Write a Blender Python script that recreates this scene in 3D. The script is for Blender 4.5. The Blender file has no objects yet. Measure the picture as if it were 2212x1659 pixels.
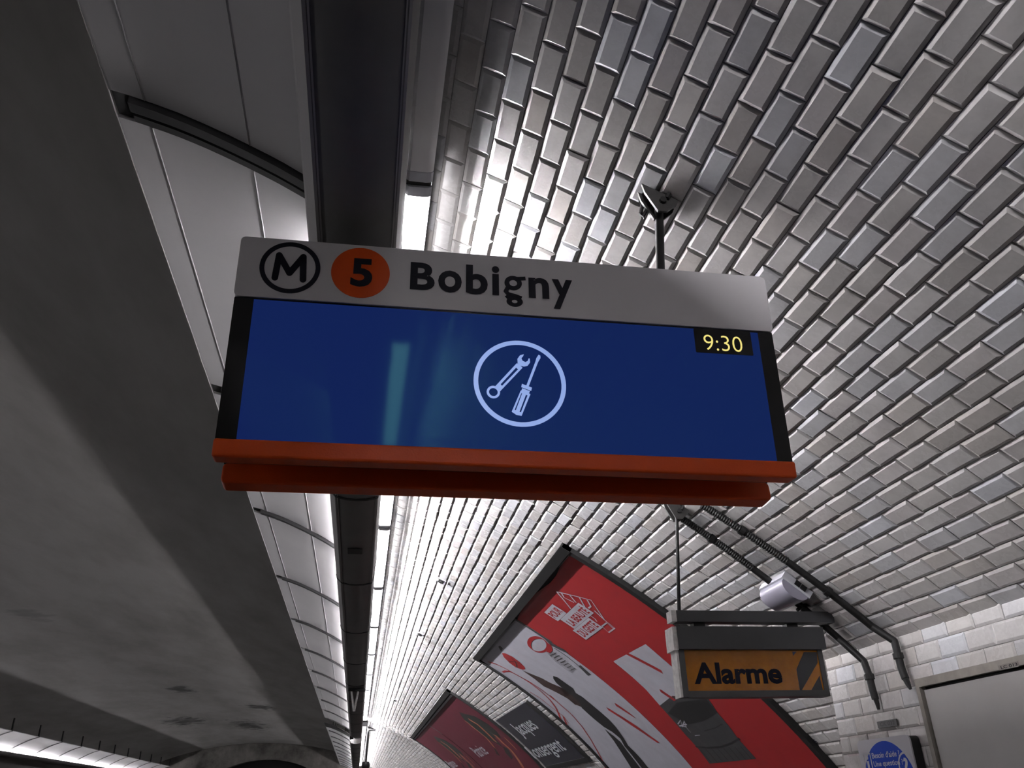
import bpy, bmesh, math, random
import numpy as np
from mathutils import Vector, Matrix

# ------------------------------------------------------------------ camera, world, exposure
SC = bpy.context.scene
COL = SC.collection
H = 1.60                       # camera height above the platform; all lengths below are metres from the camera
F, CX, CY = 1780.0, 1106.0, 829.5
VPX, VPY, ZX = 769.0 - CX, 1746.0 - CY, -100.0          # tunnel vanishing point, zenith column
_a = np.array([VPX, VPY, F]); _a = _a / np.linalg.norm(_a)
_z = np.array([ZX, -(F * F + VPX * ZX) / VPY, F]); _z = _z / np.linalg.norm(_z)
_x = np.cross(_a, _z)
R = np.array([_x, _a, _z])                               # rows: world axes in camera coordinates (right, down, forward)
cam = bpy.data.cameras.new('camera'); camo = bpy.data.objects.new('camera', cam); COL.objects.link(camo)
cam.sensor_width = 36.0; cam.lens = 36.0 * F / 2212.0; cam.clip_start = 0.02; cam.clip_end = 200
_m = Matrix.Identity(4)
for i in range(3):
    _m[i][0] = R[i][0]; _m[i][1] = -R[i][1]; _m[i][2] = -R[i][2]
_m[2][3] = H
camo.matrix_world = _m
SC.camera = camo
w = bpy.data.worlds.new('underground'); SC.world = w; w.use_nodes = True
w.node_tree.nodes['Background'].inputs[0].default_value = (0.02, 0.02, 0.022, 1)
w.node_tree.nodes['Background'].inputs[1].default_value = 0.0
SC.view_settings.view_transform = 'Standard'; SC.view_settings.look = 'None'
SC.view_settings.gamma = 1.0; SC.view_settings.use_curve_mapping = False
SC.view_settings.exposure = 0.0
try:
    SC.cycles.use_denoising = True
    SC.cycles.use_adaptive_sampling = True; SC.cycles.adaptive_threshold = 0.2
    SC.cycles.max_bounces = 4; SC.cycles.diffuse_bounces = 3; SC.cycles.glossy_bounces = 2
    SC.cycles.caustics_reflective = False; SC.cycles.caustics_refractive = False
    SC.cycles.sample_clamp_indirect = 6.0
except Exception:
    pass
LAMP = 1150.0                   # radiance of the tubes that wash the tiled vault
OPAL = 11.0                     # radiance of the opal covers under them
TUBE = 70.0                    # radiance of the tubes behind the trough lips

random.seed(7); np.random.seed(7)

# ------------------------------------------------------------------ geometry helpers
XC, EA, ZC, EB = -4.0, 7.1, -1.4356, 3.9548              # the vault: an ellipse 14.2 m wide

def ray(p):
    return R @ np.array([p[0] - CX, p[1] - CY, F])
def onY(p, Y):
    d = ray(p); return d * (Y / d[1])
def onX(p, X):
    d = ray(p); return d * (X / d[0])
def hit(p, off=0.0):
    d = ray(p); a = EA - off; b = EB - off
    qa = (d[0] / a) ** 2 + (d[2] / b) ** 2
    qb = 2 * (-XC * d[0] / a ** 2 - ZC * d[2] / b ** 2)
    qc = (XC / a) ** 2 + (ZC / b) ** 2 - 1
    return d * ((-qb + math.sqrt(qb * qb - 4 * qa * qc)) / (2 * qa))
_t = np.linspace(-math.pi / 2, math.pi / 2, 40001)
_ex = XC + EA * np.sin(_t); _ez = ZC + EB * np.cos(_t)
_s = np.concatenate([[0], np.cumsum(np.hypot(np.diff(_ex), np.diff(_ez)))])
_s -= np.interp(0.0, _ex, _s)
S_END = float(_s[-1])
def dip(x, y):
    k = min(max((y - 19.06) / 0.32, 0), 1); k = k * k * (3 - 2 * k)
    return 0.10 * k * min(max((2.0 - x) / 1.7, 0), 1) if x > 0 else 0.0
def vs(s):                                               # arc position -> x, z, inward normal
    if s > S_END:
        return XC + EA, ZC - (s - S_END), -1.0, 0.0
    t = float(np.interp(s, _s, _t))
    nx, nz = -math.sin(t) / EA, -math.cos(t) / EB
    l = math.hypot(nx, nz)
    return XC + EA * math.sin(t), ZC + EB * math.cos(t), nx / l, nz / l
def V(s, y, off=0.0):
    x, z, nx, nz = vs(s)
    return (x + nx * off, y, z - dip(x, y) + nz * off)
def sy(p, off=0.02):                                     # photo point -> (s, y) on the vault
    h = hit(p, off)
    return float(np.interp(math.atan2((h[0] - XC) / EA, (h[2] - ZC) / EB), _t, _s)), float(h[1])

def lin(c):
    c = c / 255.0
    return c / 12.92 if c <= 0.04045 else ((c + 0.055) / 1.055) ** 2.4
def rgb(r, g, b): return (lin(r), lin(g), lin(b), 1.0)

# ------------------------------------------------------------------ materials
MATS = {}
def mat(name, col, rough=0.5, metal=0.0, spec=0.5, noise=0.0, nscale=8.0, bump=0.0, bscale=40.0, emit=None, estr=0.0):
    if name in MATS: return MATS[name]
    m = bpy.data.materials.new(name); m.use_nodes = True
    nt = m.node_tree; b = nt.nodes['Principled BSDF']
    b.inputs['Base Color'].default_value = col
    b.inputs['Roughness'].default_value = rough
    b.inputs['Metallic'].default_value = metal
    b.inputs['Specular IOR Level'].default_value = spec
    if emit:
        b.inputs['Emission Color'].default_value = emit
        b.inputs['Emission Strength'].default_value = estr
    if noise or bump:
        tc = nt.nodes.new('ShaderNodeTexCoord')
    if noise:
        n = nt.nodes.new('ShaderNodeTexNoise'); n.inputs['Scale'].default_value = nscale
        n.inputs['Detail'].default_value = 6; n.inputs['Roughness'].default_value = 0.65
        r = nt.nodes.new('ShaderNodeMapRange')
        r.inputs['From Min'].default_value = 0.3; r.inputs['From Max'].default_value = 0.7
        r.inputs['To Min'].default_value = 1 - noise; r.inputs['To Max'].default_value = 1 + noise * 0.3
        mx = nt.nodes.new('ShaderNodeMix'); mx.data_type = 'RGBA'; mx.blend_type = 'MULTIPLY'
        mx.inputs['Factor'].default_value = 1.0; mx.inputs['A'].default_value = col
        nt.links.new(tc.outputs['Object'], n.inputs['Vector'])
        nt.links.new(n.outputs['Fac'], r.inputs['Value'])
        nt.links.new(r.outputs['Result'], mx.inputs['B'])
        nt.links.new(mx.outputs['Result'], b.inputs['Base Color'])
    if bump:
        n2 = nt.nodes.new('ShaderNodeTexNoise'); n2.inputs['Scale'].default_value = bscale; n2.inputs['Detail'].default_value = 4
        bp = nt.nodes.new('ShaderNodeBump'); bp.inputs['Strength'].default_value = bump; bp.inputs['Distance'].default_value = 0.01
        nt.links.new(tc.outputs['Object'], n2.inputs['Vector'])
        nt.links.new(n2.outputs['Fac'], bp.inputs['Height'])
        nt.links.new(bp.outputs['Normal'], b.inputs['Normal'])
    MATS[name] = m
    return m

def tile_material():
    m = bpy.data.materials.new('glazed_tile'); m.use_nodes = True
    nt = m.node_tree; b = nt.nodes['Principled BSDF']
    at = nt.nodes.new('ShaderNodeAttribute'); at.attribute_name = 'tint'
    ge = nt.nodes.new('ShaderNodeNewGeometry')
    n = nt.nodes.new('ShaderNodeTexNoise'); n.inputs['Scale'].default_value = 9.0; n.inputs['Detail'].default_value = 4
    n.inputs['Roughness'].default_value = 0.7
    r = nt.nodes.new('ShaderNodeMapRange'); r.inputs['From Min'].default_value = 0.36; r.inputs['From Max'].default_value = 0.6
    r.inputs['To Min'].default_value = 0.84; r.inputs['To Max'].default_value = 1.0
    mx = nt.nodes.new('ShaderNodeMix'); mx.data_type = 'RGBA'; mx.blend_type = 'MULTIPLY'; mx.inputs['Factor'].default_value = 1.0
    nt.links.new(ge.outputs['Position'], n.inputs['Vector'])
    nt.links.new(n.outputs['Fac'], r.inputs['Value'])
    nt.links.new(at.outputs['Color'], mx.inputs['A']); nt.links.new(r.outputs['Result'], mx.inputs['B'])
    nt.links.new(mx.outputs['Result'], b.inputs['Base Color'])
    r2 = nt.nodes.new('ShaderNodeMapRange'); r2.inputs['From Min'].default_value = 0.35; r2.inputs['From Max'].default_value = 0.65
    r2.inputs['To Min'].default_value = 0.34; r2.inputs['To Max'].default_value = 0.16
    nt.links.new(n.outputs['Fac'], r2.inputs['Value']); nt.links.new(r2.outputs['Result'], b.inputs['Roughness'])
    n2 = nt.nodes.new('ShaderNodeTexNoise'); n2.inputs['Scale'].default_value = 90.0; n2.inputs['Detail'].default_value = 1
    bp = nt.nodes.new('ShaderNodeBump'); bp.inputs['Strength'].default_value = 0.12; bp.inputs['Distance'].default_value = 0.004
    nt.links.new(ge.outputs['Position'], n2.inputs['Vector']); nt.links.new(n2.outputs['Fac'], bp.inputs['Height'])
    nt.links.new(bp.outputs['Normal'], b.inputs['Normal'])
    return m

def plaster_material():
    m = bpy.data.materials.new('painted_plaster'); m.use_nodes = True
    nt = m.node_tree; b = nt.nodes['Principled BSDF']; b.inputs['Roughness'].default_value = 0.75
    ge = nt.nodes.new('ShaderNodeNewGeometry')
    mp = nt.nodes.new('ShaderNodeMapping'); mp.inputs['Scale'].default_value = (1.0, 0.35, 1.0)
    nt.links.new(ge.outputs['Position'], mp.inputs['Vector'])
    n = nt.nodes.new('ShaderNodeTexNoise'); n.inputs['Scale'].default_value = 1.3; n.inputs['Detail'].default_value = 9; n.inputs['Roughness'].default_value = 0.62
    nt.links.new(mp.outputs['Vector'], n.inputs['Vector'])
    cr = nt.nodes.new('ShaderNodeValToRGB')
    cr.color_ramp.elements[0].position = 0.32; cr.color_ramp.elements[0].color = (0.36, 0.35, 0.33, 1)
    cr.color_ramp.elements[1].position = 0.62; cr.color_ramp.elements[1].color = (0.52, 0.51, 0.495, 1)
    nt.links.new(n.outputs['Fac'], cr.inputs['Fac'])
    last = cr.outputs['Color']
    n3 = nt.nodes.new('ShaderNodeTexNoise'); n3.inputs['Scale'].default_value = 4.0; n3.inputs['Detail'].default_value = 6
    nt.links.new(ge.outputs['Position'], n3.inputs['Vector'])
    # damp stains and flaked patches, each with a place and outline of its own
    for (x, y, rx, ry) in [(-4.05, 20.9, 0.35, 0.8), (-3.6, 30.2, 0.65, 2.4), (-5.2, 27.9, 0.75, 1.6), (-2.6, 24.0, 0.5, 1.0), (-4.6, 12.6, 0.3, 0.5)]:
        vm = nt.nodes.new('ShaderNodeVectorMath'); vm.operation = 'SUBTRACT'; vm.inputs[1].default_value = (x, y, 0)
        nt.links.new(ge.outputs['Position'], vm.inputs[0])
        vd = nt.nodes.new('ShaderNodeVectorMath'); vd.operation = 'MULTIPLY'; vd.inputs[1].default_value = (1 / rx, 1 / ry, 0)
        nt.links.new(vm.outputs[0], vd.inputs[0])
        vl = nt.nodes.new('ShaderNodeVectorMath'); vl.operation = 'LENGTH'; nt.links.new(vd.outputs[0], vl.inputs[0])
        ad = nt.nodes.new('ShaderNodeMath'); ad.operation = 'MULTIPLY_ADD'
        nt.links.new(n3.outputs['Fac'], ad.inputs[0]); ad.inputs[1].default_value = 2.6; nt.links.new(vl.outputs['Value'], ad.inputs[2])
        mr = nt.nodes.new('ShaderNodeMapRange'); mr.inputs['From Min'].default_value = 1.55; mr.inputs['From Max'].default_value = 2.15
        mr.inputs['To Min'].default_value = 0.22 if y > 15 else 0.7; mr.inputs['To Max'].default_value = 1.0
        nt.links.new(ad.outputs[0], mr.inputs['Value'])
        mx = nt.nodes.new('ShaderNodeMix'); mx.data_type = 'RGBA'; mx.blend_type = 'MULTIPLY'; mx.inputs['Factor'].default_value = 1.0
        nt.links.new(last, mx.inputs['A']); nt.links.new(mr.outputs['Result'], mx.inputs['B']); last = mx.outputs['Result']
    nt.links.new(last, b.inputs['Base Color'])
    n2 = nt.nodes.new('ShaderNodeTexNoise'); n2.inputs['Scale'].default_value = 3.0; n2.inputs['Detail'].default_value = 6
    nt.links.new(ge.outputs['Position'], n2.inputs['Vector'])
    bp = nt.nodes.new('ShaderNodeBump'); bp.inputs['Strength'].default_value = 0.25; bp.inputs['Distance'].default_value = 0.03
    nt.links.new(n2.outputs['Fac'], bp.inputs['Height']); nt.links.new(bp.outputs['Normal'], b.inputs['Normal'])
    return m

TILE = tile_material(); PLASTER = plaster_material()
GROUT = mat('grout', (0.36, 0.345, 0.33, 1), 0.9, noise=0.5, nscale=14)
TRIM = mat('dark_trough_metal', (0.045, 0.045, 0.047, 1), 0.42, spec=0.4, noise=0.2, nscale=5)
RAIL = mat('aluminium_rail', (0.50, 0.49, 0.49, 1), 0.5, 0.0)
BLACK = mat('black_rubber', (0.008, 0.008, 0.008, 1), 0.55)
SOOT = mat('black_iron', (0.022, 0.022, 0.022, 1), 0.5, 0.3, noise=0.4, nscale=30)
PANEL = mat('white_reflector_enamel', (0.72, 0.71, 0.72, 1), 0.4, noise=0.06, nscale=2)
ACRYL = mat('unlit_diffuser', (0.90, 0.89, 0.89, 1), 0.3, noise=0.05, nscale=3)
CAPG = mat('diffuser_end_grey', (0.62, 0.63, 0.68, 1), 0.4)
_nt = ACRYL.node_tree; _tr = _nt.nodes.new('ShaderNodeBsdfTranslucent'); _tr.inputs['Color'].default_value = (0.75, 0.74, 0.75, 1)
_mx = _nt.nodes.new('ShaderNodeMixShader'); _mx.inputs[0].default_value = 0.25
_nt.links.new(_nt.nodes['Principled BSDF'].outputs[0], _mx.inputs[1]); _nt.links.new(_tr.outputs[0], _mx.inputs[2])
_nt.links.new(_mx.outputs[0], _nt.nodes['Material Output'].inputs['Surface'])
LIT = mat('lit_diffuser', (0.8, 0.8, 0.8, 1), 0.4, emit=(1.0, 0.965, 1.0, 1), estr=OPAL)
LITW = mat('lit_wall_tube', (0.8, 0.8, 0.8, 1), 0.4, emit=(1.0, 0.965, 1.0, 1), estr=LAMP)
for _mm in (LIT, LITW): _mm.cycles.emission_sampling = 'FRONT'
LITT = mat('lit_tube', (0.8, 0.8, 0.8, 1), 0.4, emit=(1.0, 0.965, 1.0, 1), estr=TUBE)
TUBEOFF = mat('unlit_tube', (0.7, 0.7, 0.7, 1), 0.3)

# ------------------------------------------------------------------ mesh helpers
DROP = 0.0                                               # far down the platform vault and lights sit a little lower
class MB:
    def __init__(self): self.v = []; self.f = []
    def add(self, vs_, fs):
        o = len(self.v); self.v += [tuple(map(float, p)) for p in vs_]; self.f += [tuple(i + o for i in f) for f in fs]; return self
    def hexa(self, p):                                   # 8 corners: bottom ring 0-3, top ring 4-7
        return self.add(p, [(3, 2, 1, 0), (4, 5, 6, 7), (0, 1, 5, 4), (1, 2, 6, 5), (2, 3, 7, 6), (3, 0, 4, 7)])
    def box(self, x0, x1, y0, y1, z0, z1):
        return self.hexa([(x0, y0, z0), (x1, y0, z0), (x1, y1, z0), (x0, y1, z0), (x0, y0, z1), (x1, y0, z1), (x1, y1, z1), (x0, y1, z1)])
    def extrude_y(self, prof, y0, y1):                   # closed profile of (x, z)
        n = len(prof)
        return self.add([(x, y0, z) for x, z in prof] + [(x, y1, z) for x, z in prof],
                        [tuple(range(n)), tuple(range(2 * n - 1, n - 1, -1))] + [(i, i + n, (i + 1) % n + n, (i + 1) % n) for i in range(n)])
    def tube(self, pts, r, n=10, caps=True):
        pts = [Vector(p) for p in pts]; rs = r if isinstance(r, (list, tuple)) else [r] * len(pts)
        up = None; rings = []
        for i, p in enumerate(pts):
            d = (pts[min(i + 1, len(pts) - 1)] - pts[max(i - 1, 0)]).normalized()
            if up is None:
                up = d.orthogonal().normalized()
            up = (up - d * up.dot(d)).normalized(); sd = d.cross(up)
            rings.append([p + (up * math.cos(2 * math.pi * k / n) + sd * math.sin(2 * math.pi * k / n)) * rs[i] for k in range(n)])
        fs = []
        for i in range(len(rings) - 1):
            for k in range(n):
                fs.append((i * n + k, i * n + (k + 1) % n, (i + 1) * n + (k + 1) % n, (i + 1) * n + k))
        if caps:
            fs.append(tuple(range(n - 1, -1, -1))); fs.append(tuple((len(rings) - 1) * n + k for k in range(n)))
        return self.add([p for rg in rings for p in rg], fs)
    def prism(self, fr, poly, n0, n1):                   # polygon (u, v) on a frame, from depth n0 to n1
        n = len(poly)
        a = sum(poly[i][0] * poly[(i + 1) % n][1] - poly[(i + 1) % n][0] * poly[i][1] for i in range(n))
        if a < 0: poly = poly[::-1]
        return self.add([fr.p(u, v, n0) for u, v in poly] + [fr.p(u, v, n1) for u, v in poly],
                        [tuple(range(n - 1, -1, -1)), tuple(range(n, 2 * n))] + [(i, (i + 1) % n, (i + 1) % n + n, i + n) for i in range(n)])
    def ring(self, fr, cu, cv, ro, ri, n0, n1, n=48, sx=1.0):
        c = [(math.cos(2 * math.pi * k / n) * sx, math.sin(2 * math.pi * k / n)) for k in range(n)]
        vs_ = [fr.p(cu + x * ro, cv + y * ro, n0) for x, y in c] + [fr.p(cu + x * ri, cv + y * ri, n0) for x, y in c] + \
              [fr.p(cu + x * ro, cv + y * ro, n1) for x, y in c] + [fr.p(cu + x * ri, cv + y * ri, n1) for x, y in c]
        fs = []
        for k in range(n):
            j = (k + 1) % n
            fs += [(2 * n + k, 2 * n + j, 3 * n + j, 3 * n + k), (k, j, 2 * n + j, 2 * n + k), (n + j, n + k, 3 * n + k, 3 * n + j)]
        return self.add(vs_, fs)

class Frame:
    def __init__(self, o, u, v):
        self.o = Vector(o); self.u = Vector(u).normalized(); self.v = Vector(v).normalized(); self.n = self.u.cross(self.v)
    def p(self, a, b, c=0.0):
        return self.o + self.u * a + self.v * b + self.n * c
    def px(self, q, off=0.0):                            # photo point -> (u, v) on the frame's plane
        d = Vector(ray(q)); o = self.o + self.n * off
        h = d * (o.dot(self.n) / d.dot(self.n)) - self.o
        return h.dot(self.u), h.dot(self.v)

def link(name, mb, material, parent=None, smooth=False, loc=None, fix=True):
    me = bpy.data.meshes.new(name)
    L = Vector(loc) if loc is not None else (parent['_loc'] if parent is not None and '_loc' in parent else None)
    L = Vector(L) if L is not None else Vector((0, 0, 0))
    me.from_pydata([(x - L.x, y - L.y, z - L.z + H + DROP) for x, y, z in mb.v], [], mb.f)
    if fix:
        bm = bmesh.new(); bm.from_mesh(me)
        bmesh.ops.recalc_face_normals(bm, faces=bm.faces); bm.to_mesh(me); bm.free()
    me.materials.append(material)
    if smooth:
        me.polygons.foreach_set('use_smooth', [True] * len(me.polygons))
        try: me.set_sharp_from_angle(angle=math.radians(38))
        except Exception: pass
    o = bpy.data.objects.new(name, me); COL.objects.link(o)
    if parent is not None: o.parent = parent
    elif loc is not None: o.location = L
    return o
def tag(o, label, cat, group=None):
    o['label'] = label; o['category'] = cat
    if group: o['group'] = group
    return o
def thing(name, label, cat, loc, group=None):            # loc in camera-relative metres
    o = bpy.data.objects.new(name, None); COL.objects.link(o)
    o.location = (loc[0], loc[1], loc[2] + H); o.empty_display_size = 0.1
    o['_loc'] = (loc[0], loc[1], loc[2] + H)
    return tag(o, label, cat, group)
def struct(name, mb, material, smooth=False):
    o = link(name, mb, material, None, smooth); o['kind'] = 'structure'; return o
def sub(name, mb, material, part, smooth=False):          # a sub-part: parent is a mesh part whose thing carries the offset
    root = part.parent if part.parent is not None else part
    L = root['_loc'] if '_loc' in root else (0, 0, 0)
    me_loc = Vector(L)
    o = link(name, mb, material, None, smooth, loc=me_loc); o.location = (0, 0, 0); o.parent = part
    return o

def text2d(body, bold=0.0, res=4):                       # flat letter outlines from the built-in font: verts, faces
    cu = bpy.data.curves.new('lettering', 'FONT'); cu.body = body; cu.size = 1.0; cu.offset = bold; cu.resolution_u = res
    cu.fill_mode = 'FRONT'
    ob = bpy.data.objects.new('lettering', cu); COL.objects.link(ob)
    bpy.context.view_layer.update()
    dg = bpy.context.evaluated_depsgraph_get()
    me = bpy.data.meshes.new_from_object(ob.evaluated_get(dg))
    v = [(p.co.x, p.co.y) for p in me.vertices]; f = [tuple(p.vertices) for p in me.polygons]
    bpy.data.objects.remove(ob); bpy.data.curves.remove(cu); bpy.data.meshes.remove(me)
    return v, f
def fit(vf, u0, u1, v0, v1, shear=0.0):                  # letter box -> given box
    v, f = vf
    a0 = min(p[0] for p in v); a1 = max(p[0] for p in v); b0 = min(p[1] for p in v); b1 = max(p[1] for p in v)
    return [(u0 + (x - a0) / (a1 - a0) * (u1 - u0), v0 + (y - b0) / (b1 - b0) * (v1 - v0)) for x, y in v], f
def put(mb, fr, vf, n):
    mb.add([fr.p(u, v, n) for u, v in vf[0]], vf[1]); return mb
def rrect(u0, u1, v0, v1, r, k=5):
    pts = []
    for cx_, cy_, a0 in ((u1 - r, v0 + r, -90), (u1 - r, v1 - r, 0), (u0 + r, v1 - r, 90), (u0 + r, v0 + r, 180)):
        for i in range(k + 1):
            a = math.radians(a0 + 90 * i / k); pts.append((cx_ + r * math.cos(a), cy_ + r * math.sin(a)))
    return pts
def ell(cu, cv, ru, rv, n=40, a0=0, a1=360):
    return [(cu + ru * math.cos(math.radians(a0 + (a1 - a0) * k / n)), cv + rv * math.sin(math.radians(a0 + (a1 - a0) * k / n))) for k in range(n if a1 - a0 == 360 else n + 1)]
def stroke(pts, wd):                                      # polyline -> band polygon quads (2d)
    out = []
    wd = wd if isinstance(wd, (list, tuple)) else [wd] * len(pts)
    L = []; Rr = []
    for i, p in enumerate(pts):
        q0 = pts[max(i - 1, 0)]; q1 = pts[min(i + 1, len(pts) - 1)]
        dx, dy = q1[0] - q0[0], q1[1] - q0[1]; l = math.hypot(dx, dy) or 1
        L.append((p[0] - dy / l * wd[i] / 2, p[1] + dx / l * wd[i] / 2)); Rr.append((p[0] + dy / l * wd[i] / 2, p[1] - dx / l * wd[i] / 2))
    return [[L[i], L[i + 1], Rr[i + 1], Rr[i]] for i in range(len(pts) - 1)]

def vault_print(mb, polys=None, vf=None, off=0.0215, step=0.05):   # flat print wrapped onto the curve of the vault; polys in (s, y)
    bm = bmesh.new()
    if polys:
        for poly in polys:
            try: bm.faces.new([bm.verts.new((s, y, 0)) for s, y in poly])
            except Exception: pass
    if vf:
        vv = [bm.verts.new((s, y, 0)) for s, y in vf[0]]
        for f in vf[1]:
            try: bm.faces.new([vv[i] for i in f])
            except Exception: pass
    bmesh.ops.triangulate(bm, faces=bm.faces[:])
    ss = [v.co.x for v in bm.verts]
    k = math.floor(min(ss) / step) + 1
    while k * step < max(ss):
        bmesh.ops.bisect_plane(bm, geom=bm.verts[:] + bm.edges[:] + bm.faces[:], plane_co=(k * step, 0, 0), plane_no=(1, 0, 0)); k += 1
    bm.verts.index_update()
    mb.add([V(v.co.x, v.co.y, off) for v in bm.verts], [tuple(v.index for v in f.verts) for f in bm.faces])
    bm.free(); return mb
def slab(mb, s0, s1, y0, y1, o0, o1, n=None):             # a curved board lying on the vault
    n = n or max(1, int((s1 - s0) / 0.08))
    vs_ = []; fs = []
    for i in range(n + 1):
        s = s0 + (s1 - s0) * i / n
        vs_ += [V(s, y0, o0), V(s, y1, o0), V(s, y1, o1), V(s, y0, o1)]
    for i in range(n):
        for k in range(4):
            fs.append((i * 4 + k, i * 4 + (k + 1) % 4, i * 4 + 4 + (k + 1) % 4, i * 4 + 4 + k))
    fs += [(3, 2, 1, 0), tuple(n * 4 + k for k in range(4))]
    return mb.add(vs_, fs)

Y0, Y1 = -7.0, 38.5                                       # the stretch of station that is built
XN = 2.118                                                # face of the tiled wall that stands out of the vault, right
YN = 3.71                                                 # its far corner

# ------------------------------------------------------------------ structure: vault, floor, end walls
S_FLOOR = S_END + (H + ZC)
mb = MB()
ys = [Y0, 0, 10, 19.06] + [19.06 + 0.32 * k / 6 for k in range(1, 7)] + [28, Y1]
ss_ = [0.03 + (S_FLOOR - 0.03) * i / 60 for i in range(61)]
for y in ys:
    for s in ss_: mb.v.append(V(s, y, 0.0))
n_ = len(ss_)
for j in range(len(ys) - 1):
    for i in range(n_ - 1): mb.f.append((j * n_ + i, j * n_ + i + 1, (j + 1) * n_ + i + 1, (j + 1) * n_ + i))
wall_right = struct('wall_right', mb, GROUT, True)

mb = MB(); sl = [0.04 - 13.9 * i / 110 for i in range(111)]
def VL(s, y):
    x, z, nx, nz = vs(s) if s > _s[0] else (XC - EA, ZC - (_s[0] - s), 1, 0)
    return (x, y, z)
for y in (Y0, 8, 22, Y1):
    for s in sl: mb.v.append(VL(s, y))
for j in range(3):
    for i in range(110): mb.f.append((j * 111 + i, j * 111 + i + 1, (j + 1) * 111 + i + 1, (j + 1) * 111 + i))
ceiling = struct('ceiling', mb, PLASTER, True)

ASPH = mat('platform_asphalt', (0.17, 0.165, 0.16, 1), 0.7, noise=0.3, nscale=20)
BALL = mat('track_ballast', (0.045, 0.042, 0.04, 1), 0.9, noise=0.5, nscale=12)
mb = MB().box(-0.95, 3.15, Y0, Y1, -H - 0.3, -H).box(-11.15, -7.05, Y0, Y1, -H - 0.3, -H)
struct('floor', mb, ASPH)
mb = MB().box(-7.05, -0.95, Y0, Y1, -H - 1.15, -H - 1.0).box(-0.99, -0.95, Y0, Y1, -H - 1.0, -H - 0.3).box(-7.05, -7.01, Y0, Y1, -H - 1.0, -H - 0.3)
struct('floor_track_bed', mb, BALL)
# end wall with the tunnel mouth
mb = MB(); N = 48; out = []; inn = []
for k in range(N + 1):
    t = -math.pi / 2 + math.pi * k / N
    out.append((XC + EA * math.sin(t), ZC + EB * math.cos(t))); inn.append((-3.75 + 3.3 * math.sin(t), -0.6 + 2.48 * math.cos(t)))
out = [(XC - EA, -H - 1.1)] + out + [(XC + EA, -H - 1.1)]; inn = [(-7.05, -H - 1.1)] + inn + [(-0.45, -H - 1.1)]
n_ = len(out)
for yy in (Y1, Y1 + 0.6):
    for x, z in out + inn: mb.v.append((x, yy, z))
for i in range(n_ - 1):
    mb.f += [(i, i + 1, n_ + i + 1, n_ + i), (2 * n_ + i, 3 * n_ + i, 3 * n_ + i + 1, 2 * n_ + i + 1), (n_ + i, n_ + i + 1, 3 * n_ + i + 1, 3 * n_ + i)]
ENDM = mat('sooty_plaster', (0.20, 0.19, 0.175, 1), 0.9, noise=0.75, nscale=1.5)
struct('wall_end', mb, ENDM)
mb = MB().extrude_y([(-7.3, -H - 1.1), (-7.3, 0.5), (-5.8, 2.0), (-1.7, 2.0), (-0.2, 0.5), (-0.2, -H - 1.1)], Y1 + 0.6, Y1 + 14)
struct('wall_tunnel', mb, mat('tunnel_near_black', (0.012, 0.012, 0.012, 1), 0.95))  # tunnel lining coloured almost black throughout
mb = MB(); mb.add([(x, Y0, z) for x, z in out], [tuple(range(len(out)))])
struct('wall_back', mb, ENDM)

# ------------------------------------------------------------------ glazed tiles on the vault
PW, PL, S0T, Y0T = 0.07076, 0.1505, 0.313, 1.320
TINTS = [(0.70, 0.685, 0.675), (0.665, 0.645, 0.625), (0.675, 0.68, 0.695), (0.635, 0.605, 0.575), (0.70, 0.67, 0.66), (0.635, 0.635, 0.645), (0.59, 0.57, 0.55), (0.74, 0.755, 0.79)]
TW = [0.27, 0.23, 0.10, 0.08, 0.15, 0.08, 0.05, 0.04]
def tile_shape(l, wd, gap=0.0018, bev=0.0105, hgt=0.0044):
    a, b = l / 2 - gap / 2, wd / 2 - gap / 2
    v = []
    for z, ins in ((-0.004, 0), (0.0002, 0), (hgt, bev)):
        bi = min(ins, b * 0.6); ai = min(ins, a * 0.6)
        v += [(-a + ai, -b + bi, z), (a - ai, -b + bi, z), (a - ai, b - bi, z), (-a + ai, b - bi, z)]
    f = [(8, 9, 10, 11)]
    for r_ in (0, 4):
        for k in range(4): f.append((r_ + k, r_ + (k + 1) % 4, r_ + 4 + (k + 1) % 4, r_ + 4 + k))
    return np.array(v), f
def tint_attr(me, cols):
    at = me.color_attributes.new('tint', 'FLOAT_COLOR', 'POINT')
    at.data.foreach_set('color', np.asarray(cols, dtype=np.float32).ravel())
TV, TF = tile_shape(PL, PW)
TMESH = []
for c in TINTS:
    me = bpy.data.meshes.new('tile'); me.from_pydata(TV.tolist(), [], TF); tint_attr(me, [c + (1,)] * len(TV)); me.materials.append(TILE); TMESH.append(me)
def in_poly(x, y, poly):
    c = False; n = len(poly)
    for i in range(n):
        x0, y0 = poly[i]; x1, y1 = poly[(i + 1) % n]
        if (y0 > y) != (y1 > y) and x < (x1 - x0) * (y - y0) / (y1 - y0) + x0: c = not c
    return c
def proj(P):
    c = np.asarray(P) @ R
    return CX + F * c[0] / c[2], CY + F * c[1] / c[2], c[2]
HIDE = [[(520, 510), (1650, 603), (1722, 1035), (1665, 1082), (475, 1048), (457, 990)],
        [(1448, 1322), (1795, 1328), (1792, 1508), (1474, 1506)], [(640, 0), (990, 0), (850, 1100), (790, 1659), (700, 1659)]]
PB = [(4.53, 8.42, 1.20, 4.12), (11.1, 19.1, 1.17, 4.12), (8.86, 10.9, 1.86, 2.68)]     # boards fixed over the tiles: y0 y1 s0 s1
NC = int((S_FLOOR - S0T) / PW) + 1
tiles = []
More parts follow.
